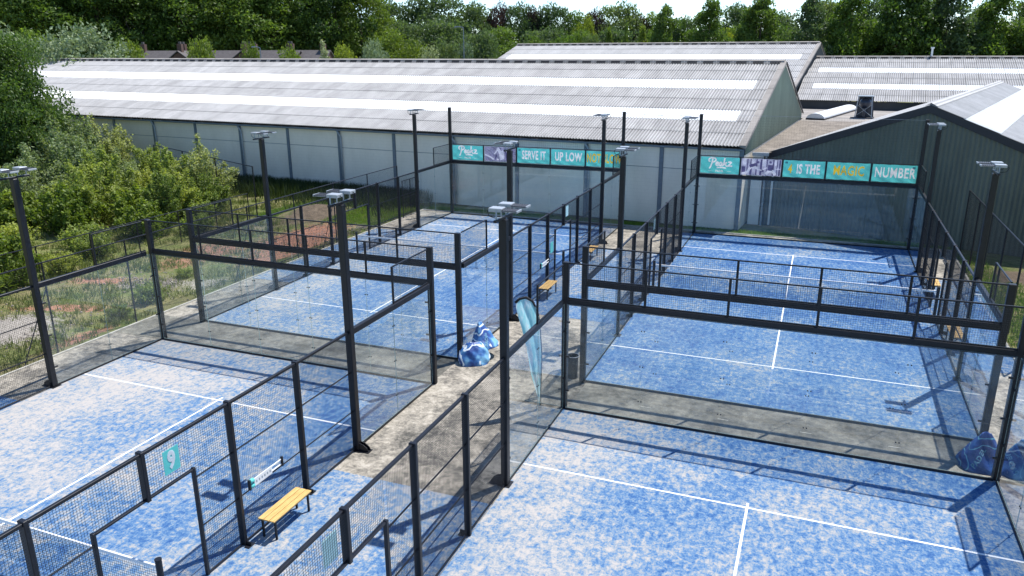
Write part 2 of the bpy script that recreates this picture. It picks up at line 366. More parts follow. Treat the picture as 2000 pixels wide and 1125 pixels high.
ca_.data.foreach_set('color', np.stack([np.clip(red, 0, 1), np.clip(grv, 0, 1), np.clip(drt, 0, 1), np.ones_like(red)], -1).astype(np.float32).ravel())
tag(link('ground', me), kind='structure')
def slab(name, mat, x0, x1, y0, y1, z0, z1):
    return tag(link(name, mesh(name, boxv(x0, x1, y0, y1, z0, z1), BOXF, mat)), kind='structure')
slab('pavement', 'concrete', -2.02, 25.75, -24, 20.35, -.15, -.010)
slab('kerb', 'kerb', -2.10, -2.02, -24, 20.35, -.15, .03)
slab('kerb', 'kerb', 25.75, 25.83, -24, 20.35, -.15, .03)
slab('kerb', 'kerb', -2.10, 25.83, 20.35, 20.43, -.15, .03)
def paving_mat():
    t = NT('grey coarse paving'); v = t.world(); a = t.noise(v, .8, 6, .65, .3); b = t.noise(v, 5, 6, .7); c = t.noise(v, 45, 2)
    s_ = t.math('ADD', t.math('MULTIPLY', a, .6), t.math('MULTIPLY', b, .4))
    k = t.ramp(s_, [(.40, (.10, .095, .08)), (.50, (.19, .18, .15)), (.60, (.31, .29, .24))])
    t.col(t.mix(1.0, k, t.ramp(c, [(.3, .75), (.7, 1.15)]), 'MULTIPLY'), .95); t.bump(c, .4, .01); return t.m
M_['paving'] = paving_mat()
slab('gap_paving', 'paving', -2.0, 9.9, YA-.02, YB+.02, -.1, -.0055); slab('gap_paving', 'paving', XD+.1, 23.7, YC-.02, YD+.02, -.1, -.0055)
for xg in (XA, XD):          # slab joints and small steel inlays in the gap between the courts
    for k in range(4):
        tag(box('floor_inlay', None, 'kerb', xg+1.9+k*2.0, xg+2.17+k*2.0, -1.23, -1.20, -.0055, .002, 0), kind='structure')
def turf(name, mat, x0, x1, y0, y1): return slab(name, mat, x0, x1, y0, y1, -.02, -.002)
tA = turf_mat('sanded blue turf of the near left court', 1.0, .055, (6.0, -.014, -.03, .07))
tB = turf_mat('sanded blue turf of the far left court', 2.0, .03, (4.0, -.012, -.06, .08))
tC = turf_mat('sanded blue turf of the near right court', 3.0, .03, (17.5, -.03, -.02, .07))
tD = turf_mat('sanded blue turf of the far right court', 4.0, -.015)
tP = turf_mat('sanded blue turf of the entrances', 5.0, .04)
CO = [('near left', XA, YA-20, tA), ('far left', XA, YB, tB), ('near right', XD, YC-20, tC), ('far right', XD, YD, tD)]
for nm, x, y, m in CO:
    turf('court_turf', m, x+.02, x+9.98, y, y+20)
turf('entrance_turf', tP, -2.02, -.0, -16.9, -6.95); turf('entrance_turf', tP, -2.02, -.0, 5, 15)
turf('entrance_turf', tP, 10.0, 13.94, -16.9, -6.93); turf('entrance_turf', tP, 10.0, 13.94, 4.9, 15)
turf('entrance_turf', tP, 23.94, 25.75, -16.9, -6.93); turf('entrance_turf', tP, 23.94, 25.75, 4.8, 14.8)
for nm, x, y, m in CO:
    mb = MB()
    for yy in (3.05, 16.95): mb.box(x+.04, x+9.96, y+yy-.025, y+yy+.025, -.001, .0028)
    mb.box(x+4.975, x+5.025, y+2.87, y+3.025, -.001, .0026); mb.box(x+4.975, x+5.025, y+3.075, y+16.925, -.001, .0026); mb.box(x+4.975, x+5.025, y+16.975, y+17.13, -.001, .0026)
    tag(mb.build('court_line_marking', 'turf_line'), kind='structure')

# ------------------------------------------------------------------ court enclosures
STW = .0                                   # side walls stand on x and x+10
def glass_panel(root, axis, a0, a1, c, z0=.06, z1=2.93):
    """a pane between a0 and a1 along the axis, at c on the other one"""
    g = .006; t = .006; key = ('g', axis, round(a1-a0, 3), z0, z1)
    if key not in _cache:
        L = a1-a0-2*g
        v = boxv(-L/2, L/2, -t, t, 0, z1-z0) if axis == 'x' else boxv(-t, t, -L/2, L/2, 0, z1-z0)
        big = (2, 4) if axis == 'x' else (3, 5)
        _cache[key] = mesh('glass_panel', v, BOXF, ['glass', 'glass_edge'], idx=[0 if i in big else 1 for i in range(6)])
    m = (a0+a1)/2
    return link('glass_panel', _cache[key], root, ((m, c, z0) if axis == 'x' else (c, m, z0)))
def clamps(root, axis, a, c, zs=(.55, 1.5, 2.45), small=False):
    for z in zs:
        if small:
            for s in (-1, 1):
                q = a+s*.035
                if axis == 'x': box('glass_clamp', root, 'clamp', q-.014, q+.014, c-.014, c+.014, z-.012, z+.012, 0)
                else: box('glass_clamp', root, 'clamp', c-.014, c+.014, q-.014, q+.014, z-.012, z+.012, 0)
            continue
        if axis == 'x': box('glass_clamp', root, 'clamp', a-.055, a+.055, c-.016, c+.016, z-.022, z+.022, .002)
        else: box('glass_clamp', root, 'clamp', c-.016, c+.016, a-.055, a+.055, z-.022, z+.022, .002)
def mesh_panel(root, axis, a0, a1, c, z0, z1):
    return link('mesh_panel', wires(axis, a1-a0, z1-z0), root, ((a0, c, z0) if axis == 'x' else (c, a0, z0)))

def back_wall(root, x, y, out, tall=False):
    """x, y: left corner in the root's frame; out: +1/-1 side of the wall that faces outwards"""
    for i in range(5): glass_panel(root, 'x', x+.06+i*1.976, x+.06+(i+1)*1.976, y)
    for i in range(1, 5): clamps(root, 'x', x+.06+i*1.976, y, small=True)
    for xx in (x+.10, x+9.90): clamps(root, 'x', xx, y)
    yb = y + out*.075
    box('top_beam', root, 'steel', x+.06, x+9.94, yb-.05, yb+.05, 2.89, 3.06)
    box('bottom_rail', root, 'steel', x+.06, x+9.94, y-.03, y+.03, 0, .055)
    hi = 6.02 if tall else 4.02
    for xx in (x, x+10): box('corner_post', root, 'steel', xx-.08, xx+.08, yb-.07, yb+.07, 0, hi)
    for i in range(5):
        a0, a1 = x+.06+i*1.976, x+.06+(i+1)*1.976
        link('mesh_panel', wires('x', a1-a0-.06, .885, .05, .05, .0024 if tall else .0036), root, (a0+.03, yb, 3.09))
    for i in range(1, 5): box('mesh_upright', root, 'steel', x+.06+i*1.976-.03, x+.06+i*1.976+.03, yb-.02, yb+.02, 3.062, 4.0)
    box('top_rail', root, 'steel', x+.06, x+9.94, yb-.018, yb+.018, 3.975, 4.01)
    box('mesh_rail', root, 'steel', x+.06, x+9.94, yb-.014, yb+.014, 3.064, 3.09)

def side_wall(root, x, yc, sg, out, n=20, door=True):
    """starts in the corner (x, yc) and runs n metres towards sg along y"""
    P = lambda s: yc + sg*s
    def b(name, s0, s1, x0, x1, z0, z1, mat='steel', bev=None):
        a, c = sorted((P(s0), P(s1))); return box(name, root, mat, x+min(x0*out, x1*out), x+max(x0*out, x1*out), a, c, z0, z1, bev)
    def gl(s0, s1):
        a, c = sorted((P(s0), P(s1))); glass_panel(root, 'y', a, c, x)
    def mp(s0, s1, z0, z1):
        a, c = sorted((P(s0), P(s1))); mesh_panel(root, 'y', a, c, x, z0, z1)
    ends = [(0, 1)] + ([(20, -1)] if n >= 20 else [])
    for e, d in ends:
        S = lambda s: e + d*s
        gl(S(.02), S(2.0)); gl(S(2.0), S(3.92))
        clamps(root, 'y', P(S(2.0)), x, small=True); clamps(root, 'y', P(S(3.85)), x); clamps(root, 'y', P(S(.06)), x, (.9, 2.2))
        b('side_beam', S(.0) + d*.14, S(3.93), -.01, .09, 2.90, 3.05)
        b('bottom_rail', S(.08), S(3.93), -.025, .025, 0, .055)
        mp(S(.14), S(1.98), 3.08, 3.975)
        b('mesh_upright', S(1.97), S(2.01), -.0, .05, 3.055, 4.0)
        b('top_rail', S(.14), S(1.97), .005, .04, 3.975, 4.01); b('mesh_rail', S(.14), S(1.97), .008, .036, 3.055, 3.08)
    last = 16 if n >= 16 else n
    if n > 4:
        b('top_rail', 4.08, last-.08, .0, .06, 2.96, 3.02)
    for s in (6, 8, 12, 14):
        if s < last or (s == last and n < 16): b('post', s-.04, s+.04, -.05, .08, 0, 3.04); b('post_foot', s-.09, s+.09, .085, .20, 0, .015); b('foot_gusset', s-.01, s+.01, .082, .19, .016, .09)
    if n >= 10: b('hanging_post', 9.96, 10.04, -.05, .08, 2.14, 3.04)
    bays = [(4.08, 5.96, 0), (6.04, 7.96, 0), (8.04, 8.945, 0), (11.055, 11.96, 0), (12.04, 13.96, 0), (14.04, 15.92, 0)]
    for s0, s1, z in bays:
        if s1 > n+.01 and not (n >= 16): continue
        mp(s0, s1, .06, 2.955)
        b('bottom_rail', s0, s1, .0, .03, .02, .055)
        for z in (1.02, 2.0): b('mid_rail', s0, s1, .005, .03, z-.012, z+.012)
    if n >= 11:
        for s in (8.97, 11.03): b('door_post', s-.03, s+.03, -.03, .04, 0, 2.2)
        b('door_lintel', 9.0, 11.0, -.02, .04, 2.15, 2.19)
        mp(8.95, 9.96, 2.2, 2.955); mp(10.04, 11.05, 2.2, 2.955)
        # the strip of mesh above the door posts belongs to the neighbouring bays
def net(root_x, y, label):
    t = empty('court_net', (root_x, y, 0), label, 'net', 'nets across the courts')
    for xx in (-.04, 10.04):
        mb = MB(); mb.tube([(xx, 0, 0), (xx, 0, 1.03)], .055, 14); mb.tube([(xx, 0, 1.03), (xx, 0, 1.05)], .06, 14); mb.build('net_post', 'steel', t)
    box('net_band', t, 'band', .02, 9.98, -.018, .018, .85, .915)
    link('net_mesh', wires('x', 9.9, .82, .05, .05, .0035), t, (.05, 0, .02))
    box('centre_strap', t, 'band', 4.975, 5.025, -.024, .024, .01, .85)
    return t

def enclosure(x, y, label, far, spec):
    """y: position of the court's near end (0) in the world"""
    t = empty('court_enclosure', (x, y, 0), label, 'court cage', 'glass and mesh court enclosures')
    if far:
        back_wall(t, 0, 0, -1); back_wall(t, 0, 20, 1, True)
        side_wall(t, 0, 0, 1, -1); side_wall(t, 10, 0, 1, 1)
        for xx in (0, 10): pass
        # fine ball net between the tall posts
        link('ball_net', wires('x', 9.86, 1.98, .12, .12, .0022), t, (.07, 20.075, 4.02))
        mb = MB(); mb.tube([(.06, 20.075, 6.0), (9.94, 20.075, 5.99)], .006, 5); mb.build('net_cable', 'gutter', t)
    else:
        back_wall(t, 0, 20, 1)
        side_wall(t, 0, 20, -1, -1, spec[0]); side_wall(t, 10, 20, -1, 1, spec[1])
    return t
enclosure(XA, YB, 'far left court cage with a turquoise banner row on its back wall', True, None)
enclosure(XD, YD, 'far right court cage before the green gabled building', True, None)
enclosure(XA, YA-20, 'near left court cage with a number nine sign over its door', False, (12, 16))
enclosure(XD, YC-20, 'near right court cage nearest the viewer beside the paved corridor', False, (16, 6))
net(XA, YA-10, 'net of the near left court with number nine sign')
net(XA, YB+10, 'net of the far left court')
net(XD, YD+10, 'net of the far right court')

# ------------------------------------------------------------------ floodlight masts
def mast_proto():
    t = empty('floodlight_mast', (0, 0, 0))
    box('pole', t, 'steel', -.08, .08, -.08, .08, .012, 5.93); box('base_plate', t, 'steel', -.14, .14, -.14, .14, 0, .012, 0)
    for s in (-1, 1): box('gusset', t, 'steel', -.006, .006, min(s*.081, s*.135), max(s*.081, s*.135), .012, .14, 0)
    box('foot_plate', t, 'steel', -.36, -.145, -.10, .10, 0, .012, 0)
    for yy in (-.05, .05):
        mb = MB(); mb.add([(-.081, yy-.006, .012), (-.34, yy-.006, .012), (-.30, yy-.006, .10), (-.20, yy-.006, .17), (-.081, yy-.006, .20), (-.081, yy+.006, .012), (-.34, yy+.006, .012), (-.30, yy+.006, .10), (-.20, yy+.006, .17), (-.081, yy+.006, .20)], [(0, 1, 2, 3, 4), (9, 8, 7, 6, 5), (1, 6, 7, 2), (2, 7, 8, 3), (3, 8, 9, 4)]); mb.build('stiffener', 'steel', t)
    box('crossarm', t, 'steel', -.03, .03, -.45, .45, 5.935, 5.985)
    for yy in (-.25, .25):
        f = box('floodlight', t, 'lamp_body', -.17, .10, yy-.115, yy+.115, 6.13, 6.205)
        fl = (f.location.x, f.location.y, f.location.z)
        def sub(name, mat, x0, x1, y0, y1, z0, z1, bev=None):
            o = box(name, f, mat, x0-fl[0], x1-fl[0], y0-fl[1], y1-fl[1], z0-fl[2], z1-fl[2], bev); return o
        sub('heat_sink', 'lamp_panel',  .105, .41, yy-.115, yy+.115, 6.15, 6.176)
        for k in range(6): sub('fin', 'lamp_panel', .12+k*.05, .126+k*.05, yy-.11, yy+.11, 6.177, 6.19, 0)
        sub('lamp_rim', 'lamp_body', .411, .435, yy-.12, yy+.12, 6.138, 6.18); sub('lens', 'lens', .12, .40, yy-.10, yy+.10, 6.141, 6.1495, 0)
        for s in (-1, 1): sub('bracket', 'pipe', -.015, .015, yy+s*.122-.004, yy+s*.122+.004, 5.99, 6.17, 0)
        sub('bracket', 'pipe', -.015, .015, yy-.126, yy+.126, 5.986, 5.99, 0)
        mb = MB(); mb.tube([(-.17-fl[0], yy-fl[1], 6.17-fl[2]), (-.24-fl[0], yy-fl[1], 6.12-fl[2]), (-.2-fl[0], yy-fl[1], 6.02-fl[2]), (-.03-fl[0], yy-fl[1], 5.98-fl[2])], .009, 6)
        mb.build('cable', 'net', f, smooth=True)
    return t
def copy_tree(o, parent=None):
    c = o.copy(); col.objects.link(c)
    if parent: c.parent = parent
    for ch in list(o.children): copy_tree(ch, c)
    return c
mp0 = mast_proto()
MG = 'black floodlight masts along the courts'
masts = [(XA+10, YA-4, 180, 'floodlight mast rising from the near left court wall above the wooden bench', True),
 (XA, YA-4, 0, 'floodlight mast on the outer side of the near left court by the scrub'),
 (XA, YB+4, 0, 'floodlight mast on the outer side of the far left court near its nearer glass corner'),
 (XA, YB+16, 0, 'floodlight mast on the outer side of the far left court near the hall wall'),
 (XA+10, YB+4, 180, 'floodlight mast right of the blue beanbags at the far left court'),
 (XA+10, YB+16, 180, 'floodlight mast crossing the yellow banner words at the far left court'),
 (XD, YC-4, 0, 'floodlight mast in the middle of the view, at the near right court'),
 (XD, YD+4, 0, 'floodlight mast at the inner side of the far right court near its nearer corner'),
 (XD, YD+16, 0, 'floodlight mast left of the script banner of the far right court'),
 (XD+10, YD+4, 180, 'floodlight mast at the outer side of the far right court by the tall mesh fence'),
 (XD+10, YD+16, 180, 'floodlight mast against the green gable at the far outer end of the far right court'),
 (XD+10, YC-4, 180, 'floodlight mast at the outer side of the near right court past the frame edge')]
for i, mm in enumerate(masts):
    o = mp0 if i == 0 else copy_tree(mp0)
    o.location = (mm[0] + (.03 if mm[2] else -.03), mm[1], 0); o.rotation_euler = (0, 0, R(mm[2])); tag(o, mm[3], 'floodlight', MG)

# ------------------------------------------------------------------ lettering
def text_mesh(s, size, sx=.62, bold=.012, depth=.004):
    key = ('t', s, size, sx, bold)
    if key in _cache: return _cache[key]
    cu = bpy.data.curves.new('t', 'FONT'); cu.body = s; cu.size = size; cu.offset = bold; cu.extrude = depth/2; cu.align_x = 'CENTER'; cu.align_y = 'CENTER'; cu.resolution_u = 3; cu.space_character = 1.1
    o = bpy.data.objects.new('t', cu); col.objects.link(o); bpy.context.view_layer.update()
    me = bpy.data.meshes.new_from_object(o.evaluated_get(bpy.context.evaluated_depsgraph_get())); bpy.data.objects.remove(o)
    for v in me.vertices: v.co.x *= sx
    me.materials.clear(); _cache[key] = me; return me
def text(parent, s, mat, loc, rot, size, sx=.62, bold=.012, name='lettering'):
    me = text_mesh(s, size, sx, bold).copy(); me.materials.append(M_[mat]); return link(name, me, parent, loc, rot)
def ribbon(mb, pts, wd, d=.004, closed=False):
    """flat stroke of width wd in the x-z plane facing -y"""
    P = [Vector((a, 0, b)) for a, b in pts]; L = []; Rr = []
    for i, p in enumerate(P):
        t = (P[min(i+1, len(P)-1)] - P[max(i-1, 0)]).normalized(); nrm = Vector((-t.z, 0, t.x)); L.append(p+nrm*wd/2); Rr.append(p-nrm*wd/2)
    n = len(mb.v)
    for a, b in zip(L, Rr): mb.v += [a+Vector((0, -d, 0)), b+Vector((0, -d, 0)), a, b]
    for i in range(len(P)-1):
        k = n+4*i; mb.f += [(k, k+1, k+5, k+4), (k+2, k+6, k+7, k+3), (k, k+4, k+6, k+2), (k+1, k+3, k+7, k+5)]
    mb.f += [(n, n+2, n+3, n+1), (n+4*(len(P)-1), n+4*(len(P)-1)+1, n+4*(len(P)-1)+3, n+4*(len(P)-1)+2)]
def smooth_pts(p, n=4):
    out = []
    for i in range(len(p)-1):
        a, b, c, d = [Vector(p[j]) for j in (max(i-1, 0), i, i+1, min(i+2, len(p)-1))]
        for k in range(n):
            t = k/n; out.append(tuple(.5*((2*b)+(-a+c)*t+(2*a-5*b+4*c-d)*t*t+(-a+3*b-3*c+d)*t**3)))
    return out + [tuple(p[-1])]
SCRIPT = [
 [(.10, .62), (.02, .74), (.05, .90), (.20, .98), (.38, .94), (.44, .80), (.36, .66), (.24, .60)], [(.25, .95), (.22, .60), (.14, .20), (.06, .02)],
 [(.44, .40), (.55, .48), (.58, .58), (.52, .62), (.46, .52), (.46, .38), (.52, .30), (.62, .38)],
 [(.80, .56), (.72, .60), (.65, .48), (.67, .34), (.75, .34), (.81, .56), (.80, .36), (.87, .36)],
 [(.96, 1.0), (.93, .66), (.90, .32)], [(1.10, .62), (.94, .48), (1.03, .40), (1.10, .28), (1.18, .32)],
 [(1.16, .64), (1.24, .66), (1.36, .64), (1.28, .48), (1.20, .32), (1.34, .30), (1.42, .34)], [(.52, .12), (.80, .16), (1.06, .11)]]
BG = 'turquoise and picture banners on the back walls'
def banner(x, y, kind, label):
    t = empty('banner', (x, y, 3.12), label, 'banner', BG); W_, H_ = 1.88, .82
    layers = []                                 # (material, printed shape) from the top down
    def strokes(mat, lst):
        mb = MB()
        for st, wd in lst: ribbon(mb, st, wd, .0)
        layers.append((mat, mb))
    def word(mat, w_, cx, cz, size, sx, bold):
        me = text_mesh(w_, size, sx, bold); mb = MB(); mb.v = [Vector((v.co.x+cx, 0, v.co.y+cz)) for v in me.vertices]; mb.f = [tuple(p.vertices) for p in me.polygons]; layers.append((mat, mb))
    if kind == 'logo':
        strokes('letter_white', [([(a*.82+.38, b*.56+.22) for a, b in smooth_pts(st, 4)], .068) for st in SCRIPT])
        word('letter_white', 'PADEL', W_/2, .12, .14, .9, .004); strokes('letter_white', [([(.38, .12), (.56, .12)], .02), ([(1.32, .12), (1.5, .12)], .02)])
    elif kind == 'pic1':
        strokes('violet_light', [(smooth_pts(a, 4), b) for a, b in (([(.02, .36), (.2, .30), (.42, .20), (.5, .14)], .09), ([(.78, .74), (.90, .60), (.98, .36), (1.02, .1)], .17), ([(1.05, .62), (1.12, .4), (1.1, .15)], .14), ([(1.3, .66), (1.42, .5), (1.5, .2)], .12), ([(.80, .08), (.80, .16)], .13), ([(.50, .12), (.56, .16)], .10), ([(.6, .4), (.74, .58), (.86, .7)], .07))])
        strokes('violet_dark', [(smooth_pts(a, 4), b) for a, b in (([(.9, .72), (1.0, .70)], .12), ([(1.2, .7), (1.3, .5), (1.34, .1)], .08), ([(.66, .1), (.72, .36)], .08))])
        strokes('violet_dark', [([(.02+k*.055, .0), (.10+k*.052, .82)], .018) for k in range(34)] + [([(.0, .06+k*.064), (1.88, .10+k*.058)], .018) for k in range(12)])
    elif kind == 'pic2':
        strokes('violet_dark', [(smooth_pts(a, 4), b) for a, b in (([(.40, .44), (.58, .50), (.72, .56)], .14), ([(.76, .62), (.84, .68)], .10), ([(1.36, .26), (1.38, .54)], .22), ([(1.36, .62), (1.38, .72)], .11), ([(1.0, .22), (1.08, .24)], .11))])
        strokes('violet_light', [(smooth_pts(a, 4), b) for a, b in (([(.06, .06), (.30, .14), (.40, .32), (.52, .40), (.8, .36)], .12), ([(.60, .38), (.80, .30), (1.0, .26)], .05), ([(1.18, .08), (1.34, .24), (1.52, .22), (1.62, .06)], .14), ([(1.22, .40), (1.04, .30)], .05), ([(1.6, .34), (1.84, .36)], .03), ([(.55, .56), (.55, .80)], .14), ([(1.07, .46), (1.07, .8)], .16), ([(1.62, .5), (1.62, .8)], .1), ([(.15, .5), (.15, .8)], .16))])
        strokes('violet_dark', [([(a, .02), (a+.02, .80)], wd) for a, wd in ((.28, .05), (.46, .09), (.72, .06), (.93, .10), (1.20, .05), (1.50, .06), (1.68, .04), (1.80, .07))] + [([(.03, .26), (.2, .26)], .32)])
    else:
        if kind in ('SERVE IT', '4 IS THE'): word('navy', '\u201c', .13, .62, .30, .9, .012)
        if kind == 'NUMBER': word('navy', '\u201d', 1.74, .62, .30, .9, .012)
        if kind == '4 IS THE': word('letter_yellow', '4', .32, .38, .58, .62, .018); word('letter_white', 'IS THE', 1.14, .40, .62, .56, .022)
        else: word('letter_yellow' if kind in ('MAGIC', 'NOT SLOW') else 'letter_white', kind, W_/2+.02, .42, .64, {8: .52, 6: .64 if kind == 'NUMBER' else .58, 5: .64}.get(len(kind), .58), .014 if kind in ('NUMBER', 'MAGIC') else .020)
    trees_ = [(m, BVHTree.FromPolygons([tuple(v) for v in mb.v], [f for f in mb.f])) for m, mb in layers]
    names = ['violet' if kind.startswith('pic') else 'teal'] + [m for m, _ in trees_]
    nx_, nz_ = 150, 64; sx0 = W_/nx_; sz0 = H_/nz_; V = []; F = []; ids = []; ph = x*3.1+y
    for j in range(nz_+1):
        for i in range(nx_+1):
            a, b = i/nx_, j/nz_
            d = .008*math.sin((a*W_+b*H_*1.6)*9+ph)*(1-b) + .008*math.sin((a*W_-b*H_*1.2)*8-ph)*b + .008*math.cos(a*math.pi*4)*(abs(b-.5)*2)
            V.append((a*W_, .030 + d, b*H_ + (.010*(math.cos(a*math.pi*4)**2-1)*(1 if j == nz_ else -1 if j == 0 else 0))))
    for j in range(nz_):
        for i in range(nx_):
            k = j*(nx_+1)+i; F.append((k, k+1, k+nx_+2, k+nx_+1)); o_ = Vector(((i+.5)*sx0, -1, (j+.5)*sz0)); r_ = 0
            for q, (m, tr_) in enumerate(trees_):
                if tr_.ray_cast(o_, Vector((0, 1, 0)))[0] is not None: r_ = q+1; break
            ids.append(r_)
    link('cloth', mesh('cloth', V, F, names, True, idx=ids), t)
    for cx in (0, .47, .94, 1.41, 1.88):
        for cz in (0, H_): box('eyelet', t, 'gutter', cx*.98+.01, cx*.98+.03, .0, .008, cz*.97, cz*.97+.02, 0)
    return t
for i, (k, l) in enumerate([('logo', 'turquoise banner with white script logo, at the left end of the far left banner row'), ('pic1', 'violet picture banner of a player behind a net, far left court'),
        ('SERVE IT', 'turquoise banner reading SERVE IT'), ('UP LOW', 'turquoise banner reading UP LOW'), ('NOT SLOW', 'turquoise banner with yellow words NOT SLOW')]):
    banner(XA+.11+i*1.976, YB+20.09, k, l)
for i, (k, l) in enumerate([('logo', 'turquoise banner with white script logo, left end of the far right banner row'), ('pic2', 'violet picture banner of two players, far right court'),
        ('4 IS THE', 'turquoise banner reading 4 IS THE with a yellow 4'), ('MAGIC', 'turquoise banner with yellow word MAGIC'), ('NUMBER', 'turquoise banner reading NUMBER')]):
    banner(XD+.11+i*1.976, YD+20.09, k, l)

def number_sign(x, y, z, s, face, label, mat='teal_sign'):
    t = empty('number_sign', (x, y, z), label, 'sign', 'turquoise court signs on the mesh')
    box('sign_board', t, mat, -.003, .003, -.17, .17, 0, .43, 0)
    if s: text(t, s, 'letter_white', (face*.006, 0, .215), (R(90), 0, R(90*face)), .42, .75, .02, 'numeral')
    return t
number_sign(XA+10.04, -11.35, 2.38, '9', 1, 'turquoise sign with a white 9 over the near left court door')
number_sign(XD-.04, -12.43, 2.38, '', 1, 'pale turquoise sign over the door of the near right court, seen through mesh', 'teal_pale')
number_sign(XA+10.04, 10.4, 2.46, '', 1, 'pale sign over the inner door of the far left court', 'teal_pale')
number_sign(XA+10.04, 8.46, 1.36, '', 1, 'turquoise sign at waist height beside the inner door of the far left court')
number_sign(XD-.04, 9.45, 2.4, '', 1, 'pale sign over the inner door of the far right court', 'teal_pale')

def scoreboard(x, y, out, label):
    t = empty('scoreboard', (x, y, 1.08), label, 'scoreboard', 'white sliding scoreboards on the mesh')
    box('score_plate', t, 'white', -.012, .006, -.30, .22, 0, .17)
    for z in (.03, .135):
        mb = MB(); mb.tube([(-.025, -.38, z), (-.025, .56, z)], .014, 8); mb.build('score_rail', 'white', t, smooth=True)
        mb = MB(); mb.tube([(-.03, -.40, z), (-.03, -.30, z)], .045, 12); mb.build('score_slider', 'teal_sign', t, smooth=True)
    for yy in (-.42, .56): box('end_bracket', t, 'steel', -.045, .01, yy-.02, yy+.02, -.02, .19)
    for k in range(6): box('printed_digit', t, 'pipe', .0065, .0075, -.26+k*.08, -.225+k*.08, .06, .11, 0)
    return t
scoreboard(XA+10.10, -9.25, 1, 'white scoreboard with turquoise sliders above the bench of the near left court')
scoreboard(XA+10.10, 7.45, 1, 'white scoreboard on the inner mesh of the far left court')

# ------------------------------------------------------------------ benches
def bench_proto():
    t = empty('bench', (0, 0, 0))
    for k in range(3): box('seat_slat', t, 'wood', .0+k*.133, .118+k*.133, -.6, .6, .425, .455)
    for yy in (-.52, .52):
        box('crossbar', t, 'steel', .02, .36, yy-.02, yy+.02, .385, .424)
        for xx in (.02, .32):
            box('leg', t, 'steel', xx, xx+.04, yy-.02, yy+.02, 0, .384)
    for xx in (.02, .34): box('side_rail', t, 'steel', xx, xx+.02, -.5, .5, .39, .42)
    return t
b0 = bench_proto()
for i, (x, y, l) in enumerate([(10.17, -9.05, 'wooden slatted bench outside the near left court by the corridor'),
        (10.17, 7.1, 'wooden bench beside the far left court, nearer of the two in the corridor'), (10.17, 13.1, 'wooden bench beside the far left court at the far end of the corridor'),
        (24.02, 6.8, 'wooden bench outside the far right court, nearer one behind the mesh'), (24.02, 12.8, 'wooden bench outside the far right court, farther one behind the mesh')]):
    o = b0 if i == 0 else copy_tree(b0); o.location = (x, y, 0); tag(o, l, 'bench', 'wooden benches beside the courts')

# ------------------------------------------------------------------ beanbags
def bag(x, y, z, h, wd, rz, tilt, seed, label, word=None, mat='bag', full=False):
    """pyramid shaped beanbag: a soft tetrahedral sack with sharp top and pinched corners"""
    rnd = random.Random(seed); nu, nv = 40, 24; V = []; F = []
    for j in range(nv+1):
        t = j/nv; z_ = h*t
        for i in range(nu):
            a = 2*math.pi*i/nu
            k = (abs(math.cos(a))**p_ + abs(math.sin(a))**p_)**(-1/p_) if (p_ := 2.0 + 2.2*(1-t)) else 1
            low = wd/2*k*(1-.10*(1-t)**7)*((.84*max(1-t, 0)**.74 + .16*math.cos(t*math.pi/2)**.8) if not full else (max(1-t**2.6, 0)**.55))
            flat = .018*wd*math.cos(a)*(t)            # top seam runs across
            wr = 1 + .035*math.sin(a*5+seed+t*6) + .02*math.sin(a*11+t*13+seed)
            rx = (low + .02)*wr*(1 if t < 1 else .6); ry = rx*(1-.55*t)
            fold = 1 + .05*math.sin(4*a+seed+5*t)*math.sin(9*t+seed) + .03*abs(math.sin(8*a+9*t+seed*2)) - .10*math.exp(-((t-.86)/.07)**2)*(t < .97)
            V.append(((rx*math.cos(a)+flat)*fold, ry*math.sin(a)*fold, z_ + (.035*math.sin(a*3+seed)+.015*math.sin(a*9+seed+t*9))*min(t*4, 1)*(t < .95)))
    for j in range(nv):
        for i in range(nu):
            F.append((j*nu+i, j*nu+(i+1) % nu, (j+1)*nu+(i+1) % nu, (j+1)*nu+i))
    F.append(tuple(range(nu))[::-1])
    me = mesh('beanbag', V, F, mat, True)
    o = link('beanbag', me, None, (x, y, z), (tilt, 0, rz)); tag(o, label, 'beanbag', 'blue printed beanbags')
    if word:
        bv = BVHTree.FromPolygons([Vector(v) for v in V], [f for f in F]); tm = text_mesh(word, .14, 1.05, .004, .002).copy()
        ok = True
        for v in tm.vertices:
            ca, sa = math.cos(R(58)), math.sin(R(58)); px, pz = v.co.x*ca - v.co.y*sa - wd*.17, v.co.x*sa + v.co.y*ca + h*.36
            hit = bv.ray_cast(Vector((px, -3, pz)), Vector((0, 1, 0)))
            v.co = (hit[0] + Vector((0, -.006, 0))) if hit[0] else Vector((px, 0, pz))
        tm.materials.append(M_['print_blue']); link('lettering', tm, o)
    return o
bag(10.36, .10, .0, .62, .92, R(38), R(6), 1, 'blue beanbag lying at the foot of the far left court corner post', None, 'bag', True)
bag(10.52, .60, .26, .84, .84, R(75), R(-14), 2, 'light blue beanbag leaning on top of another at the corner of the far left court', 'PADEL')
bag(23.72, -1.42, .0, .86, .92, R(10), R(2), 3, 'dark blue beanbag with lettering in the gap between the right hand courts', 'PADEL', 'bag_dark')
bag(24.50, -1.50, .0, .84, .86, R(-30), R(0), 4, 'white and blue beanbag beside the lettered one at the right edge')

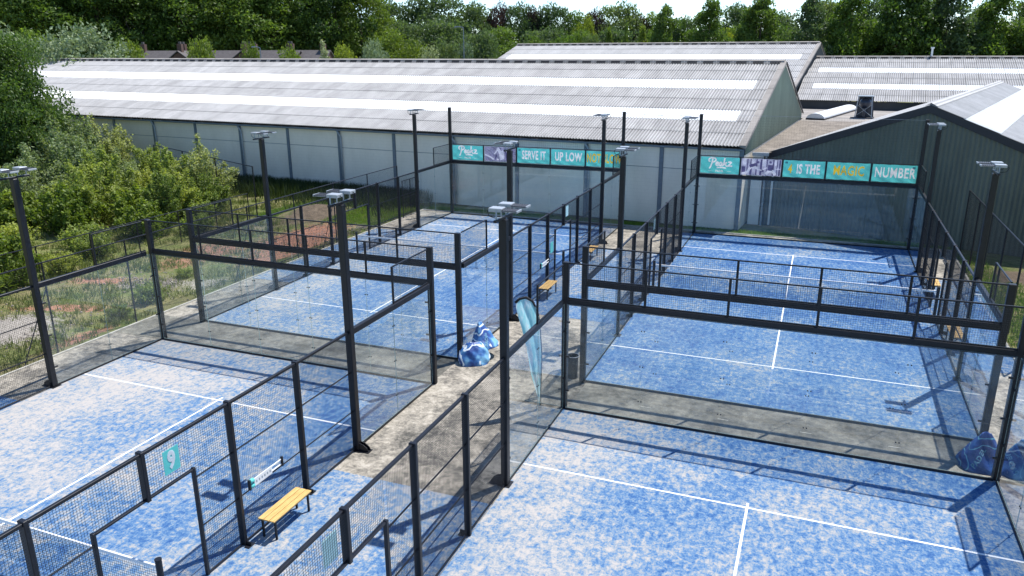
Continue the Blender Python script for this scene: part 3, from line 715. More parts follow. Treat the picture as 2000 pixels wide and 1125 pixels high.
# ------------------------------------------------------------------ litter bin
t = empty('litter_bin', (13.55, .0, 0), 'dark grey round litter bin with an open steel rim beside the middle glass corner', 'bin')
mb = MB(); N = 28
for j, (r_, z) in enumerate([(.15, .02), (.165, .62), (.185, .64), (.185, .665), (.16, .66), (.15, .25)]):
    for i in range(N): mb.v.append((r_*math.cos(2*math.pi*i/N), r_*math.sin(2*math.pi*i/N), z))
for j in range(5):
    for i in range(N): mb.f.append((j*N+i, j*N+(i+1) % N, (j+1)*N+(i+1) % N, (j+1)*N+i))
mb.f.append(tuple(range(N))[::-1]); mb.f.append(tuple(5*N+i for i in range(N))); mb.build('bin_body', 'net', t, smooth=False)
mb = MB(); mb.tube([(.188*math.cos(a), .188*math.sin(a), .672) for a in [i*math.pi/14 for i in range(29)]], .010, 6, False); mb.build('rim', 'gutter', t, smooth=True)
mb = MB(); mb.tube([(0, 0, 0), (0, 0, .018)], .17, 24); mb.build('base', 'steel', t)

# ------------------------------------------------------------------ feather flag
t = empty('feather_flag', (13.36, -2.32, 0), 'pale turquoise feather flag hanging slack from a curved black pole in the corridor', 'flag', rz=R(-19+19))
def fp(u, z): return Vector((u*1.05, u*.38, z))
pole = [fp(.02, 0), fp(.04, .9), (fp(.05, 1.6)), fp(.0, 2.35), fp(-.06, 2.75), fp(-.17, 3.02), fp(-.32, 3.12), fp(-.46, 3.08), fp(-.56, 2.98)]
mb = MB(); mb.tube(pole, [.016]*4+[.022]*5, 8); mb.build('pole', 'steel', t, smooth=True)
mb = MB()
# curved black sleeve along the top
mb.tube([p + Vector((0, -.01, -.01)) for p in pole[3:]], .035, 8); mb.build('sleeve', 'net', t, smooth=True)
rows = [(3.02, -.52, -.20), (2.85, -.55, -.09), (2.6, -.50, -.02), (2.3, -.42, .01), (2.0, -.36, .03), (1.65, -.29, .045), (1.3, -.24, .045), (1.0, -.20, .04), (.7, -.13, .04), (.45, -.07, .03), (.22, -.02, .03), (.08, .0, .02)]
V = []; F = []; nxx = 14
rnd = random.Random(5)
for s_ in (0,):
    for j, (z, a, b) in enumerate(rows):
        for i in range(nxx+1):
            f = i/nxx; u = a+(b-a)*f; p = fp(u, z + (.04*math.sin(f*3.1) if j == 0 else 0))
            d = .035*math.sin(f*11+z*2.3)*(1 if j else .3) + .02*math.sin(f*23+z*5) + .03*math.sin(z*4)
            V.append(p + Vector((-.34, .94, 0))*(d*.6 + s_*.004))
n1 = len(rows)*(nxx+1)
for j in range(len(rows)-1):
    for i in range(nxx):
        k = j*(nxx+1)+i; F.append((k, k+1, k+nxx+2, k+nxx+1))
link('flag_cloth', mesh('flag_cloth', V, F, 'flag', True), t)
mb = MB(); mb.tube([(.0, 0, 0), (.02, 0, .03)], .11, 16); mb.build('ground_stake', 'steel', t)

# ------------------------------------------------------------------ padel balls left in the corridor are too small to show; mesh fences beyond the courts
def mesh_fence(pts, h, label, spacing_posts, braces=(), mat='steel', rad=.028, cell=(.08, .08, .0026), group='mesh fences around the ground', rail_mid=None):
    """pts: list of post positions; the fence runs straight between them"""
    o0 = Vector((*pts[0], 0)); t = empty('mesh_fence', o0, label, 'fence', group)
    for i, p in enumerate(pts):
        q = Vector((*p, 0)) - o0; mb = MB(); mb.tube([q, q+Vector((0, 0, h))], rad, 8); mb.build('post', mat, t, smooth=False)
        if i in braces:
            for s in (-1, 1):
                j = i+s
                d = (Vector((*pts[1], 0)) - Vector((*pts[0], 0))).normalized()*s
                mb = MB(); mb.tube([q+Vector((0, 0, h*.72)), q+d*1.15], .016, 6); mb.build('brace', mat, t)
                break
    for a, b in zip(pts[:-1], pts[1:]):
        qa, qb = Vector((*a, 0))-o0, Vector((*b, 0))-o0; L = (qb-qa).length; ang = math.atan2((qb-qa).y, (qb-qa).x)
        mb = MB(); mb.tube([qa+Vector((0, 0, h-.02)), qb+Vector((0, 0, h-.02))], rad*.8, 8); mb.build('top_rail', mat, t)
        if rail_mid: mb = MB(); mb.tube([qa+Vector((0, 0, rail_mid)), qb+Vector((0, 0, rail_mid))], .012, 6); mb.build('mid_rail', mat, t)
        link('mesh_panel', wires('x', L, h-.08, *cell), t, (qa.x, qa.y, .04), (0, 0, ang))
    return t
mesh_fence([(-2.15, -10.25+3.1*k) for k in range(10)], 2.98, 'three metre mesh fence running along the left edge of the paving beside the meadow', 3.1, (2, 5, 7), cell=(.06, .06, .0024))
mesh_fence([(-9.5, 1.2+2.55*k - 5.1) for k in range(8)], 1.6, 'low mesh fence in front of the scrub', 2.5, (), cell=(.08, .08, .002))
mesh_fence([(-9.5, 14.6), (-13.9, 16.6), (-18.3, 18.6), (-22.7, 20.6)], 3.0, 'tall thin fence turning away behind the scrub towards the hall', 4, (), cell=(.09, .09, .0022), rad=.035)
mesh_fence([(26.02, 19.55-2.75*k) for k in range(6)], 3.02, 'tall mesh fence at the right edge of the paving below the green gable', 2.75, (), rad=.035, cell=(.05, .05, .003))
t = empty('mesh_gate', (-2.15, 17.9, 0), 'low mesh gate standing at the far left corner of the paving', 'gate')
for yy in (0, .9, 1.75): box('upright', t, 'steel', .12, .16, yy-.02, yy+.02, 0, 2.1)
box('gate_rail', t, 'steel', .125, .155, .02, 1.73, 2.06, 2.1); box('gate_rail', t, 'steel', .125, .155, .02, 1.73, .1, .14); box('gate_rail', t, 'steel', .125, .155, .02, 1.73, 1.1, 1.13)
link('mesh_panel', wires('y', 1.71, 1.9), t, (.14, .02, .15))

# ------------------------------------------------------------------ corrugated roofs
def corr_sheet(mat, L, lip=True, Wd=1.045, waves=6, amp=.032, seg=6):
    key = ('c', mat, round(L, 3), Wd, waves)
    if key in _cache: return _cache[key]
    n = waves*seg; V = []; F = []
    for i in range(n+1):
        u = (Wd+.004)*i/n; u = min(max(u, .0), Wd+.004-.014) if i in (0, n) else u; z = amp*math.sin(2*math.pi*i/seg)
        V += [(u, 0, z+.028-.012), (u, 0, z+.028), (u, L, z)]
    for i in range(n):
        k = 3*i; F += [(k, k+3, k+4, k+1), (k+1, k+4, k+5, k+2)]
    _cache[key] = mesh('corrugated_sheet', V, F, mat, False); return _cache[key]

def roof_frame(corner, az):
    """local frame: x along the eave, y towards the ridge"""
    return corner, az
def hall(label, corner, az, length, half, ez, rz_, rows, sky_rows, skip, clad, name, wall_kind, mats=('roof', 'skylight'), limit=300, extra=None, near_end='right', back=True, wmax=1.045):
    """corner: front corner at the near end; the hall runs along local -x from there. half: run from eave to ridge"""
    t = empty(name, corner, label, 'hall', 'grey roofed sheds', rz=az)
    over = .30; run = half+over; drop = (rz_-ez); sl = math.atan2(drop, run); LL = math.hypot(run, drop); rl = LL/rows
    ncol = int(length/1.049)
    grey = []; 
    for r_ in range(rows):                          # row 0 is the ridge row
        s0 = LL-(r_+1)*rl
        for c in range(ncol):
            issky = r_ in sky_rows and c >= skip and c < ncol-1
            grey.append((c, r_, s0, issky))
    nplain = 0; rest = []
    for c in range(ncol):
        for (cc, r_, s0, issky) in [g for g in grey if g[0] == c]:
            x = -(c+1)*1.049; y = -over + s0*math.cos(sl); z = ez + s0*math.sin(sl) + .03
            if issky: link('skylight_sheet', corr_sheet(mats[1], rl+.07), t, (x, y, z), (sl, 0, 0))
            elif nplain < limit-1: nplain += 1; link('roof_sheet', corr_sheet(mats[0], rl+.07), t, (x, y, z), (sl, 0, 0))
            else: rest.append((x, y, z))
    if rest:
        s = corr_sheet(mats[0], rl+.07); n = len(s.vertices); base = np.empty(n*3, np.float32); s.vertices.foreach_get('co', base); base = base.reshape(-1, 3)
        fa = np.array([list(p.vertices) for p in s.polygons]); ca, sa = math.cos(sl), math.sin(sl)
        rot = np.stack([base[:, 0], base[:, 1]*ca-base[:, 2]*sa, base[:, 1]*sa+base[:, 2]*ca], 1)
        V = np.concatenate([rot+np.array(p) for p in rest]); F = np.concatenate([fa+i*n for i in range(len(rest))])
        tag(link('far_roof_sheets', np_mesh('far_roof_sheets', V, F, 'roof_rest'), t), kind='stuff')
    # ridge
    for c in range(ncol):
        x1 = -c*1.049; x0 = x1-1.049+.006
        key = ('ridge', mats[0], round(sl, 3))
        if key not in _cache:
            a = .24; h = a*math.tan(sl); b_ = MB(); u = .15
            b_.add([(0, -a, u-h), (1.03, -a, u-h), (1.03, 0, u), (0, 0, u), (1.03, a, u-h), (0, a, u-h), (0, -a, u-h-.025), (1.03, -a, u-h-.025), (0, -a-.12, -h-.05), (.18, -a-.12, -h-.05), (.18, -a, u-h-.026), (0, -a, u-h-.026), (.84, -a-.12, -h-.05), (1.03, -a-.12, -h-.05), (1.03, -a, u-h-.026), (.84, -a, u-h-.026)], [(0, 1, 2, 3), (3, 2, 4, 5), (6, 7, 1, 0), (8, 9, 10, 11), (12, 13, 14, 15)])
            _cache[key] = mesh('ridge_cap', b_.v, b_.f, 'flash')
            b2 = MB(); n = 4; x = .18; wv = .66/n
            for i in range(n):
                xa = x+i*wv; b2.add([(xa, -a-.09, -h-.02), (xa+wv*.5, -a-.15, -h-.05), (xa+wv, -a-.09, -h-.02), (xa+wv, -a+.01, u-h-.03), (xa, -a+.01, u-h-.03)], [(0, 1, 2, 3, 4)])
            _cache[('rv', key)] = mesh('ridge_vent', b2.v, b2.f, 'vent')
        yr = half; zr = rz_+.07
        link('ridge_cap', _cache[key], t, (x0, yr, zr)); link('ridge_vent', _cache[('rv', key)], t, (x0, yr, zr))
    Lx = ncol*1.049
    # rear slope and its underside
    mb = MB(); mb.add([(.02, half, rz_), (-Lx, half, rz_), (-Lx, half*2+over, ez), (.02, half*2+over, ez), (.02, half, rz_-.05), (-Lx, half, rz_-.05), (-Lx, half*2+over, ez-.05), (.02, half*2+over, ez-.05)],
        [(0, 1, 2, 3), (4, 7, 6, 5), (0, 3, 7, 4), (1, 5, 6, 2), (2, 6, 7, 3)]); mb.build('rear_roof_slope', mats[0], t)
    # verge capping on the near gable
    mb = MB(); d = Vector((0, math.cos(sl), math.sin(sl))); nn = Vector((0, -math.sin(sl), math.cos(sl)))
    st = 1.62; k = 0; s = 0
    while s < LL-.05:
        e = min(s+st, LL); p0 = Vector((0, -over, ez+.06)) + d*s; p1 = Vector((0, -over, ez+.06)) + d*(e+.03)
        b_ = MB(); lift = nn*(.05+.012*(k % 2))
        vs = [p0+Vector((-.24, 0, 0))+lift, p0+Vector((.09, 0, 0))+lift, p1+Vector((.09, 0, 0))+lift, p1+Vector((-.24, 0, 0))+lift]
        vs += [v-nn*.012 for v in (vs[0],)]; b_.add([vs[0], vs[1], vs[2], vs[3], p0+Vector((.09, 0, -.14)), p1+Vector((.09, 0, -.14)), p0+Vector((-.24, 0, -.04))], [(0, 1, 2, 3), (1, 4, 5, 2), (0, 6, 4, 1)])
        b_.build('verge_capping', 'flash', t); s = e; k += 1
    # rear verge, black edge trim along the falling side of the gable
    mb = MB(); mb.tube([(.10, half, rz_+.02), (.10, half*2+over, ez-.03)], .06, 6); mb.build('verge_trim', 'fascia', t)
    # gable cladding: vertical ribbed strips of about a metre
    def top(y): return (ez + (y+over)/run*drop if y <= half else ez + (2*half+over-y)/run*drop) - .06
    nst = max(4, int(2*half/1.0)); y = 0; zlow = wall_kind.get('low', 0.0)
    for i in range(nst):
        y0 = 2*half*i/nst; y1 = 2*half*(i+1)/nst; V = []; F = []; m = 15
        for j in range(m+1):
            yy = y0+(y1-y0)*j/m; xo = .03 if (j % 3) == 0 else .0
            V += [(xo, yy, zlow), (xo, yy, top(yy))]
        for j in range(m): F.append((2*j, 2*j+2, 2*j+3, 2*j+1))
        link('gable_cladding', mesh('gable_cladding', V, F, clad), t)
    if zlow > 0:
        box('gable_base_wall', t, 'plaster', -.25, -.005, .02, 2*half, 0, zlow, 0)
    return t, Lx, sl
# ---- the long hall
A1 = -math.atan(.08)
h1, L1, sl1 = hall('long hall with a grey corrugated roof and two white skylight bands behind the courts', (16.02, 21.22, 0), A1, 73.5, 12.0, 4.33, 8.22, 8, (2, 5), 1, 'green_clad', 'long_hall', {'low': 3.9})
BAY = 4.28; NB = 17
for k in range(NB+1):
    x = -k*BAY - (.12 if k == 0 else 0)
    box('wall_column', h1, 'column', x-.11, x+.11, -.06, .14, 0, 4.2)
    if k < NB:
        box('wall_panel', h1, 'plaster', -(k+1)*BAY+.112 , x-.112, 0, .12, 0, 3.02, .004); box('wall_panel', h1, 'plaster', -(k+1)*BAY+.112, x-.112, .0, .12, 3.05, 4.22, .004)
        box('joint_rail', h1, 'column', -(k+1)*BAY+.112, x-.112, .02, .10, 3.021, 3.049, 0)
    if k % 2 == 0 and k > 0:
        mb = MB(); mb.tube([(x+.22, -.12, .1), (x+.22, -.12, 3.75), (x+.10, -.16, 3.95), (x-.02, -.20, 4.15)], .055, 8); mb.build('downpipe', 'pipe', h1, smooth=True)
box('gutter', h1, 'column', -73, 0, -.26, -.14, 4.13, 4.23); box('left_gable_wall', h1, 'plaster', -73.2, -73.0, .1, 23.9, 0, 4.3)
box('rear_wall', h1, 'plaster', -72.9, -.3, 23.7, 23.9, 0, 4.2)
# ---- the hall behind it and the hall to the right of that
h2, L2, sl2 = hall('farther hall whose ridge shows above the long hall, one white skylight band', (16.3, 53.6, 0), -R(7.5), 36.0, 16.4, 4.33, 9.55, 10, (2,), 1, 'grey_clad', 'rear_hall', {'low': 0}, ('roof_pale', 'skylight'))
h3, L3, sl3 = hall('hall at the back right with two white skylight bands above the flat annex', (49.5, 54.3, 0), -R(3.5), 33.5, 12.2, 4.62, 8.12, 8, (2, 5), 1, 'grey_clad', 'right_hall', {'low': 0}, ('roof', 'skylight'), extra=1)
box('front_wall', h3, 'grey_clad', -33.4, 0, .0, .2, 0, 4.6); box('front_wall', h2, 'grey_clad', -37.4, 0, 0, .2, 0, 4.3)
# left gable edge and cladding of the right hall face the annex
mb = MB(); mb.tube([(-33.5, -.3, 4.66), (-33.5, 12.2, 8.2)], .07, 6); mb.build('verge_trim', 'gutter', h3)
mb = MB(); mb.tube([(0, 0, 0), (0, 0, .85)], .09, 10); mb.tube([(0, 0, .80), (0, 0, .95)], .16, 10); mb.build('roof_vent_pipe', 'white', h3, (-21.6, 12.2, 8.2))

# ---- the green gabled building
apex = Vector((24.18, 21.6, 0)); AZ = -R(14.6)
g = empty('gabled_building', apex, 'dark green clad gabled building with black fascia behind the far right court', 'building', rz=AZ)
wL, wR, zA, tL, tR, dep = 7.35, 13.0, 6.5, .366, .40, 31.5
def gtop(x): return zA - (-x*tL if x < 0 else x*tR)
n = 20; x_e = [-wL + (wL+wR)*i/n for i in range(n+1)]
for i in range(n):
    V = []; F = []; m = 10
    for j in range(m+1):
        xx = x_e[i]+(x_e[i+1]-x_e[i])*j/m; yo = -.05 if (j % 2) else .0
        V += [(xx, yo, -.05), (xx, yo, gtop(xx)-.06)]
    if x_e[i] < 0 < x_e[i+1]: pass
    for j in range(m): F.append((2*j, 2*j+2, 2*j+3, 2*j+1))
    link('wall_sheet', mesh('wall_sheet', V, F, 'dark_clad'), g)
for s, wd, tn in ((-1, wL, tL), (1, wR, tR)):
    mb = MB(); e = s*(wd+.15); x0, x1 = sorted((0, e))
    q = [(0, -.10, zA-.30), (e, -.10, zA-.30-(abs(e))*tn), (e, -.10, zA+.06-abs(e)*tn), (0, -.10, zA+.06)]
    if s < 0: q = q[::-1]
    v = q+[(a, -.04, c) for a, b, c in q]; mb.add(v, [(0, 1, 2, 3), (7, 6, 5, 4), (0, 4, 5, 1), (1, 5, 6, 2), (2, 6, 7, 3), (3, 7, 4, 0)]); mb.build('fascia_board', 'fascia', g)
# right slope: sheets in rows down the slope
slR = math.atan(tR); rowL = 1.6; ncolR = 30; nrows = 8
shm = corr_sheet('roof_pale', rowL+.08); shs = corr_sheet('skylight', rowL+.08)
for r_ in range(nrows):
    for c in range(ncolR):
        xr = ((r_+1)*rowL)*math.cos(slR); z = zA - ((r_+1)*rowL)*math.sin(slR) + .07; y = .0 + c*1.045
        # local x of the sheet must run along the ridge: rotate a quarter turn, ridge at its +y end
        sky_ = r_ == 1
        o = link('skylight_sheet' if sky_ else 'roof_sheet', shs if sky_ else shm, g)
        ex = Vector((0, 1, 0)); ey = Vector((-math.cos(slR), 0, math.sin(slR))); ez_ = ex.cross(ey)
        mt = Matrix((ex, ey, ez_)).transposed().to_4x4(); mt.translation = Vector((xr, y-.06, z)); o.matrix_local = mt
for c in range(ncolR):
    b_ = MB(); y = c*1.045-.06; b_.add([(-.3, y, zA+.09-.3*tL), (-.3, y+1.03, zA+.09-.3*tL), (0, y+1.03, zA+.16), (0, y, zA+.16), (.3, y+1.03, zA+.12-.3*tR), (.3, y, zA+.12-.3*tR)], [(0, 3, 2, 1), (3, 5, 4, 2)])
    b_.build('ridge_cap', 'roof_pale', g)
    b_ = MB(); b_.add([(.28, y+.2, zA-.02), (.28, y+.78, zA-.02), (.48, y+.7, zA-.11), (.48, y+.28, zA-.11), (.3, y+.2, zA-.10), (.3, y+.78, zA-.10)], [(0, 3, 2, 1), (0, 4, 3), (1, 2, 5)]); b_.build('ridge_vent', 'vent', g)
mb = MB(); e = wL+.15
mb.add([(0, -.06, zA+.07), (-e, -.06, zA+.07-e*tL), (-e, dep, zA+.07-e*tL), (0, dep, zA+.07), (0, -.06, zA), (-e, -.06, zA-e*tL), (-e, dep, zA-e*tL), (0, dep, zA)], BOXF); mb.build('left_roof_slope', 'roof_pale', g)
box('left_wall', g, 'dark_clad', -wL, -wL+.1, .01, dep-.1, 0, zA-wL*tL-.05); box('rear_wall', g, 'dark_clad', -wL+.11, wR, dep-.2, dep-.1, 0, 3.6)
mb = MB(); mb.tube([(-wL+.35, -.10, 0), (-wL+.35, -.10, 3.4)], .06, 8); mb.build('downpipe', 'white', g)

# ---- flat annex between the halls with ribbed brown sheets
an = empty('flat_annex', (16.6, 23.0, 0), 'low annex with a flat brown ribbed roof between the long hall and the green building', 'building')
P0 = Vector((16.6, 23.0, 0))
def annex_x(y):
    l = 16.10+.08*(y-21.2)+.05; r_ = 17.15 + (y-23.4)*math.tan(R(14.6)) + .1; return l, max(r_, l+.5)
for i in range(33):
    y0 = 22.9+i*1.03; y1 = y0+1.03; V = []; F = []; m = 24
    l0, r0_ = annex_x(y0); l1, r1_ = annex_x(y1)
    if y0 > 45.5: l0 = l1 = 16.4
    for j in range(m+1):
        f = j/m; yy = y0+(y1-y0)*f; z = 3.88+.022*math.sin(2*math.pi*j/4) + (.014 if False else 0); V += [(l0+(l1-l0)*f-P0.x, yy-P0.y, z), (r0_+(r1_-r0_)*f-P0.x, yy-P0.y, z)]
    for j in range(m): F.append((2*j, 2*j+1, 2*j+3, 2*j+2))
    link('roof_sheet', mesh('roof_sheet', V, F, 'roof_brown' if i < 20 else 'flash', True), an)
l, r_ = annex_x(22.9)
box('gutter', an, 'gutter', l-P0.x, r_-P0.x, -.26, -.12, 3.72, 3.90); box('front_wall', an, 'white', l-P0.x+.02, r_-P0.x-.25, .0, .15, 0, 3.7); 
mb = MB(); mb.tube([(r_-P0.x-.12, -.05, 0), (r_-P0.x-.12, -.05, 3.7)], .055, 8); mb.build('downpipe', 'pipe', an)
# barrel skylight
sk = empty('barrel_skylight', (18.35, 44.3, 3.9), 'white barrel shaped skylight on the flat annex roof', 'skylight', rz=-R(13))
mb = MB(); n = 12; Ls = 11.5
for j in (0, Ls):
    for i in range(n+1):
        a = math.pi*i/n; mb.v.append((.65-.65*math.cos(a), j, .12+.36*math.sin(a)))
for i in range(n): mb.f.append((i, i+1, n+2+i, n+1+i))
mb.f.append(tuple(range(n+1))[::-1]); mb.f.append(tuple(range(n+1, 2*n+2))); mb.build('dome', 'skylight', sk, smooth=False)
box('upstand', sk, 'fascia', -.04, 1.34, -.04, Ls+.04, 0, .12)
# cooling fan
fn = empty('roof_fan', (22.45, 46.9, 3.92), 'black roof fan in a trestle frame on the flat annex', 'fan', rz=-R(8))
mb = MB(); mb.box(-.70, .70, -.62, .62, 0, .07); mb.box(-.95, -.7, -.2, .1, 0, .05); mb.build('base', 'fascia', fn)
for sx_ in (-1, 1):
    for sy in (-1, 1): mb = MB(); mb.tube([(sx_*.60, sy*.5, .07), (sx_*.48, sy*.42, 1.62)], .035, 6); mb.build('leg', 'pipe' if sy < 0 else 'fan', fn)
mb = MB(); mb.tube([(-.6, -.5, .15), (.5, -.42, 1.0)], .015, 5); mb.tube([(.6, -.5, .15), (-.5, -.42, 1.0)], .015, 5); mb.build('cross_brace', 'pipe', fn)
mb = MB(); mb.add([(-.58, .36, .07), (.58, .36, .07), (.50, .36, 1.6), (-.50, .36, 1.6), (-.58, .42, .07), (.58, .42, .07), (.5, .42, 1.6), (-.5, .42, 1.6)], [(0, 1, 2, 3), (7, 6, 5, 4), (0, 4, 5, 1), (1, 5, 6, 2), (2, 6, 7, 3), (3, 7, 4, 0)]); mb.build('back_panel', 'fan', fn)
mb = MB(); mb.box(-.55, .55, -.5, .5, 1.625, 1.68); mb.build('top_plate', 'pipe', fn)
mb = MB(); mb.tube([(0, .3, 1.12), (0, .05, 1.12), (0, -.2, 1.12), (0, -.34, 1.12)], [.40, .44, .34, .12], 20); mb.build('motor', 'fan', fn, smooth=True)
mb = MB(); mb.tube([(0, .0, .07), (0, .0, .75)], .11, 10); mb.build('duct', 'fan', fn)

# ------------------------------------------------------------------ houses behind the long hall
def house(px, D, wd, ang, z_e, z_r, label, dorm=False):
    p = at(px, D); t = empty('terraced_house', (p.x, p.y, 0), label, 'house', 'tiled houses behind the trees', rz=YAW*-1*0 + R(ang))
    d = 4.2
    mb = MB(); mb.add([(-wd/2, -d, 0), (wd/2, -d, 0), (wd/2, d, 0), (-wd/2, d, 0), (-wd/2, -d, z_e), (wd/2, -d, z_e), (wd/2, d, z_e), (-wd/2, d, z_e), (-wd/2, 0, z_r-.1), (wd/2, 0, z_r-.1)],
        [(0, 1, 5, 4), (2, 3, 7, 6), (1, 2, 6, 9, 5), (3, 0, 4, 8, 7)]); mb.build('wall', 'brick_red', t)
    for s in (-1, 1):
        mb = MB(); y1 = s*(d+.4); ze = z_e-.3
        q = [(-wd/2-.15, 0, z_r), (wd/2+.15, 0, z_r), (wd/2+.15, y1, ze), (-wd/2-.15, y1, ze)]
        mb.add(q+[(a, b, c+.14) for a, b, c in q], BOXF if s < 0 else [tuple(reversed(f)) for f in BOXF]); mb.build('roof_slope', 'tile', t)
    for s in (-1, 1):
        c = box('chimney', t, 'brick_red', s*wd*.36-.35, s*wd*.36+.35, -.3, .3, z_r-.6, z_r+1.0); box('chimney_pot', c, 'tile', -.15, .15, -.15, .15, .8, 1.1)
    for k in (-1, 1):
        f = box('window', t, 'white', k*wd*.22-.7, k*wd*.22+.7, -d-.06, -d-.01, z_e-1.7, z_e-.4); box('pane', f, 'window', -.6, .6, -.04, -.027, -.55, .55)
    if dorm:
        f = box('dormer', t, 'white', -wd*.30, wd*.12, -d+.3, -d+2.4, z_e-.1, z_e+1.6); box('dormer_window', f, 'window', -.7, .7, -1.10, -1.055, -.45, .5, 0)
        mb = MB(); mb.box(-wd*.34, wd*.16, -d+.1, -d+2.7, z_e+1.6, z_e+1.75); mb.build('dormer_roof', 'tile', t)
    return t
hd = [(352, 8.5, 12, True), (398, 7, -70, False), (468, 8, 14, True), (512, 7, -68, False), (552, 8.5, 12, False), (618, 7, 10, False)]
for i, (px, wd, ang, dm) in enumerate(hd):
    house(px, 113, wd, ang, 5.8, 8.95, 'brick house with grey tiled roof, %s from the left behind the long hall ridge' % ['first', 'second', 'third', 'fourth', 'fifth', 'sixth'][i], dm)
def lamp_post(px, D, py, label):
    p = at(px, D); t = empty('street_lamp', (p.x, p.y, 0), label, 'street lamp', 'street lamps beyond the hall'); h = ztop(py, D)
    mb = MB(); mb.tube([(0, 0, 0), (0, 0, h)], [.07, .045], 8); mb.build('pole', 'column', t); mb = MB(); mb.tube([(0, 0, h), (-.5, 0, h+.1), (-1.1, 0, h+.08)], [.04, .05, .08], 8); mb.build('lamp_head', 'column', t)
lamp_post(532, 88, 92, 'pale street lamp in front of the brick houses'); lamp_post(912, 92, 58, 'tall grey street lamp among the light trees')

# ------------------------------------------------------------------ foliage
def leaf_cloud(name, C_, size, mat, seed, tone=None, up=.3, aspect=.55):
    """one rhombic leaf at each centre"""
    rng = np.random.default_rng(seed); n = len(C_)
    nrm = rng.normal(size=(n, 3)); nrm[:, 2] += up; nrm /= np.linalg.norm(nrm, axis=1)[:, None]
    a = rng.normal(size=(n, 3)); a -= nrm*np.sum(a*nrm, 1)[:, None]; a /= np.linalg.norm(a, axis=1)[:, None]; b = np.cross(nrm, a)
    s = size*rng.uniform(.6, 1.35, n)[:, None]
    V = np.stack([C_-a*s*.5, C_+b*s*aspect*.5+nrm*s*.06, C_+a*s*.5, C_-b*s*aspect*.5+nrm*s*.06], 1).reshape(-1, 3)
    F = np.arange(4*n).reshape(-1, 4); me = np_mesh(name, V, F, mat)
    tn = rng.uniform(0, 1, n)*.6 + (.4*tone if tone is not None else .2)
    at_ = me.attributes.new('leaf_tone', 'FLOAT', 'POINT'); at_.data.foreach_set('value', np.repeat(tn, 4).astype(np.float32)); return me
def tree_mesh(seed, h, r, base, leaf, n, mat, shape='round', clump=None):
    rng = np.random.default_rng(seed); zc = (h+base)/2; rz__ = (h-base)/2; cl = clump or r*.26
    nc = int(80 + 40*(r/4)); u = rng.normal(size=(nc, 3)); u /= np.linalg.norm(u, axis=1)[:, None]
    rad = rng.uniform(.55, 1.02, nc)**.6
    cx = u[:, 0]*rad*r; cy = u[:, 1]*rad*r; cz = zc + u[:, 2]*rad*rz__
    tt = (cz-base)/(h-base)
    if shape == 'alder': f = (1.05*np.clip(1-tt, 0, 1)**.6+.16)*np.clip(tt*3+.6, 0, 1)*rng.uniform(.72, 1.18, nc)
    elif shape == 'cone': f = np.clip(1.08-tt, .06, 1)
    elif shape == 'willow': f = np.ones(nc); cz = cz - .12*(h-base)*(cx**2+cy**2)/r**2
    else: f = np.clip(1.1-.25*tt, .5, 1.1)
    cx *= f; cy *= f; lob = 1+.20*np.sin(3*np.arctan2(cy, cx)+seed)*(1-tt*.3); cx *= lob; cy *= lob
    # trunk side clumps fill the inside
    rc = cl*rng.uniform(.65, 1.35, nc)
    if shape in ('cone', 'alder'): rc *= np.clip(1.15-.6*tt, .45, 1.1)
    pick = rng.choice(nc, n, p=rc**2/np.sum(rc**2)); d = rng.normal(size=(n, 3)); d /= np.linalg.norm(d, axis=1)[:, None]
    d[:, 2] = np.where(rng.uniform(size=n) < .45, np.abs(d[:, 2]), d[:, 2])
    q = rng.uniform(.55, 1.08, n)[:, None]; P = np.stack([cx, cy, cz], 1)[pick] + d*q*rc[pick][:, None]*np.array([1.15, 1.15, .8])
    if shape == 'willow': P[:, 2] -= np.abs(rng.normal(size=n))*.25*cl
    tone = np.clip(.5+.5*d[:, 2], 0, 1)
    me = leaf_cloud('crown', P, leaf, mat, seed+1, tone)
    mb = MB(); hh = h*.72; mb.tube([(0, 0, -.1), (.05*r, 0, base*.6), (0, .05*r, base+.2*(h-base)), (0, 0, hh)], [h*.022+.03, h*.017+.02, h*.013, .03], 7)
    for k in range(9):
        i = rng.integers(nc); z0 = base*.7 + (hh-base*.7)*rng.uniform(.05, .7); mb.tube([(0, 0, z0), (cx[i]*.5, cy[i]*.5, (z0+cz[i])/2+.1), (cx[i]*.9, cy[i]*.9, cz[i])], [h*.009, h*.006, .015], 5)
    tk = mesh('trunk', mb.v, mb.f, 'bark', True); return me, tk
def shrub_mesh(seed, h, r, leaf, n, mat, shoots=26, spread=.55):
    rng = np.random.default_rng(seed); P = []; mb = MB(); tn = []
    for k in range(shoots):
        a = rng.uniform(0, 2*np.pi); rr_ = r*np.sqrt(rng.uniform(0, 1)); hh = h*(1-.45*(rr_/r)**2)*rng.uniform(.7, 1.1)
        b0_ = np.array([rr_*.35*np.cos(a), rr_*.35*np.sin(a), 0]); tip = np.array([rr_*np.cos(a), rr_*np.sin(a), hh]); mid = (b0_+tip)/2 + np.array([0, 0, .12*h])
        m = n//shoots; t_ = rng.uniform(.06, 1, m)**.8; L = ((1-t_)**2)[:, None]*b0_ + (2*t_*(1-t_))[:, None]*mid + (t_**2)[:, None]*tip
        rad = (r*.30*(1.12-t_)+.06)[:, None]; o = rng.normal(size=(m, 3))*.55; P.append(L + o*rad); tn.append(np.clip(t_*.7+.3*o[:, 2], 0, 1))
        mb.tube([tuple(b0_), tuple(mid*.98), tuple(tip)], [.025, .016, .005], 5)
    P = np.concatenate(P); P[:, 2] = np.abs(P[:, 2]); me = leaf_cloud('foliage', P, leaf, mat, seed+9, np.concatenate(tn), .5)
    return me, mesh('stems', mb.v, mb.f, 'bark', True)
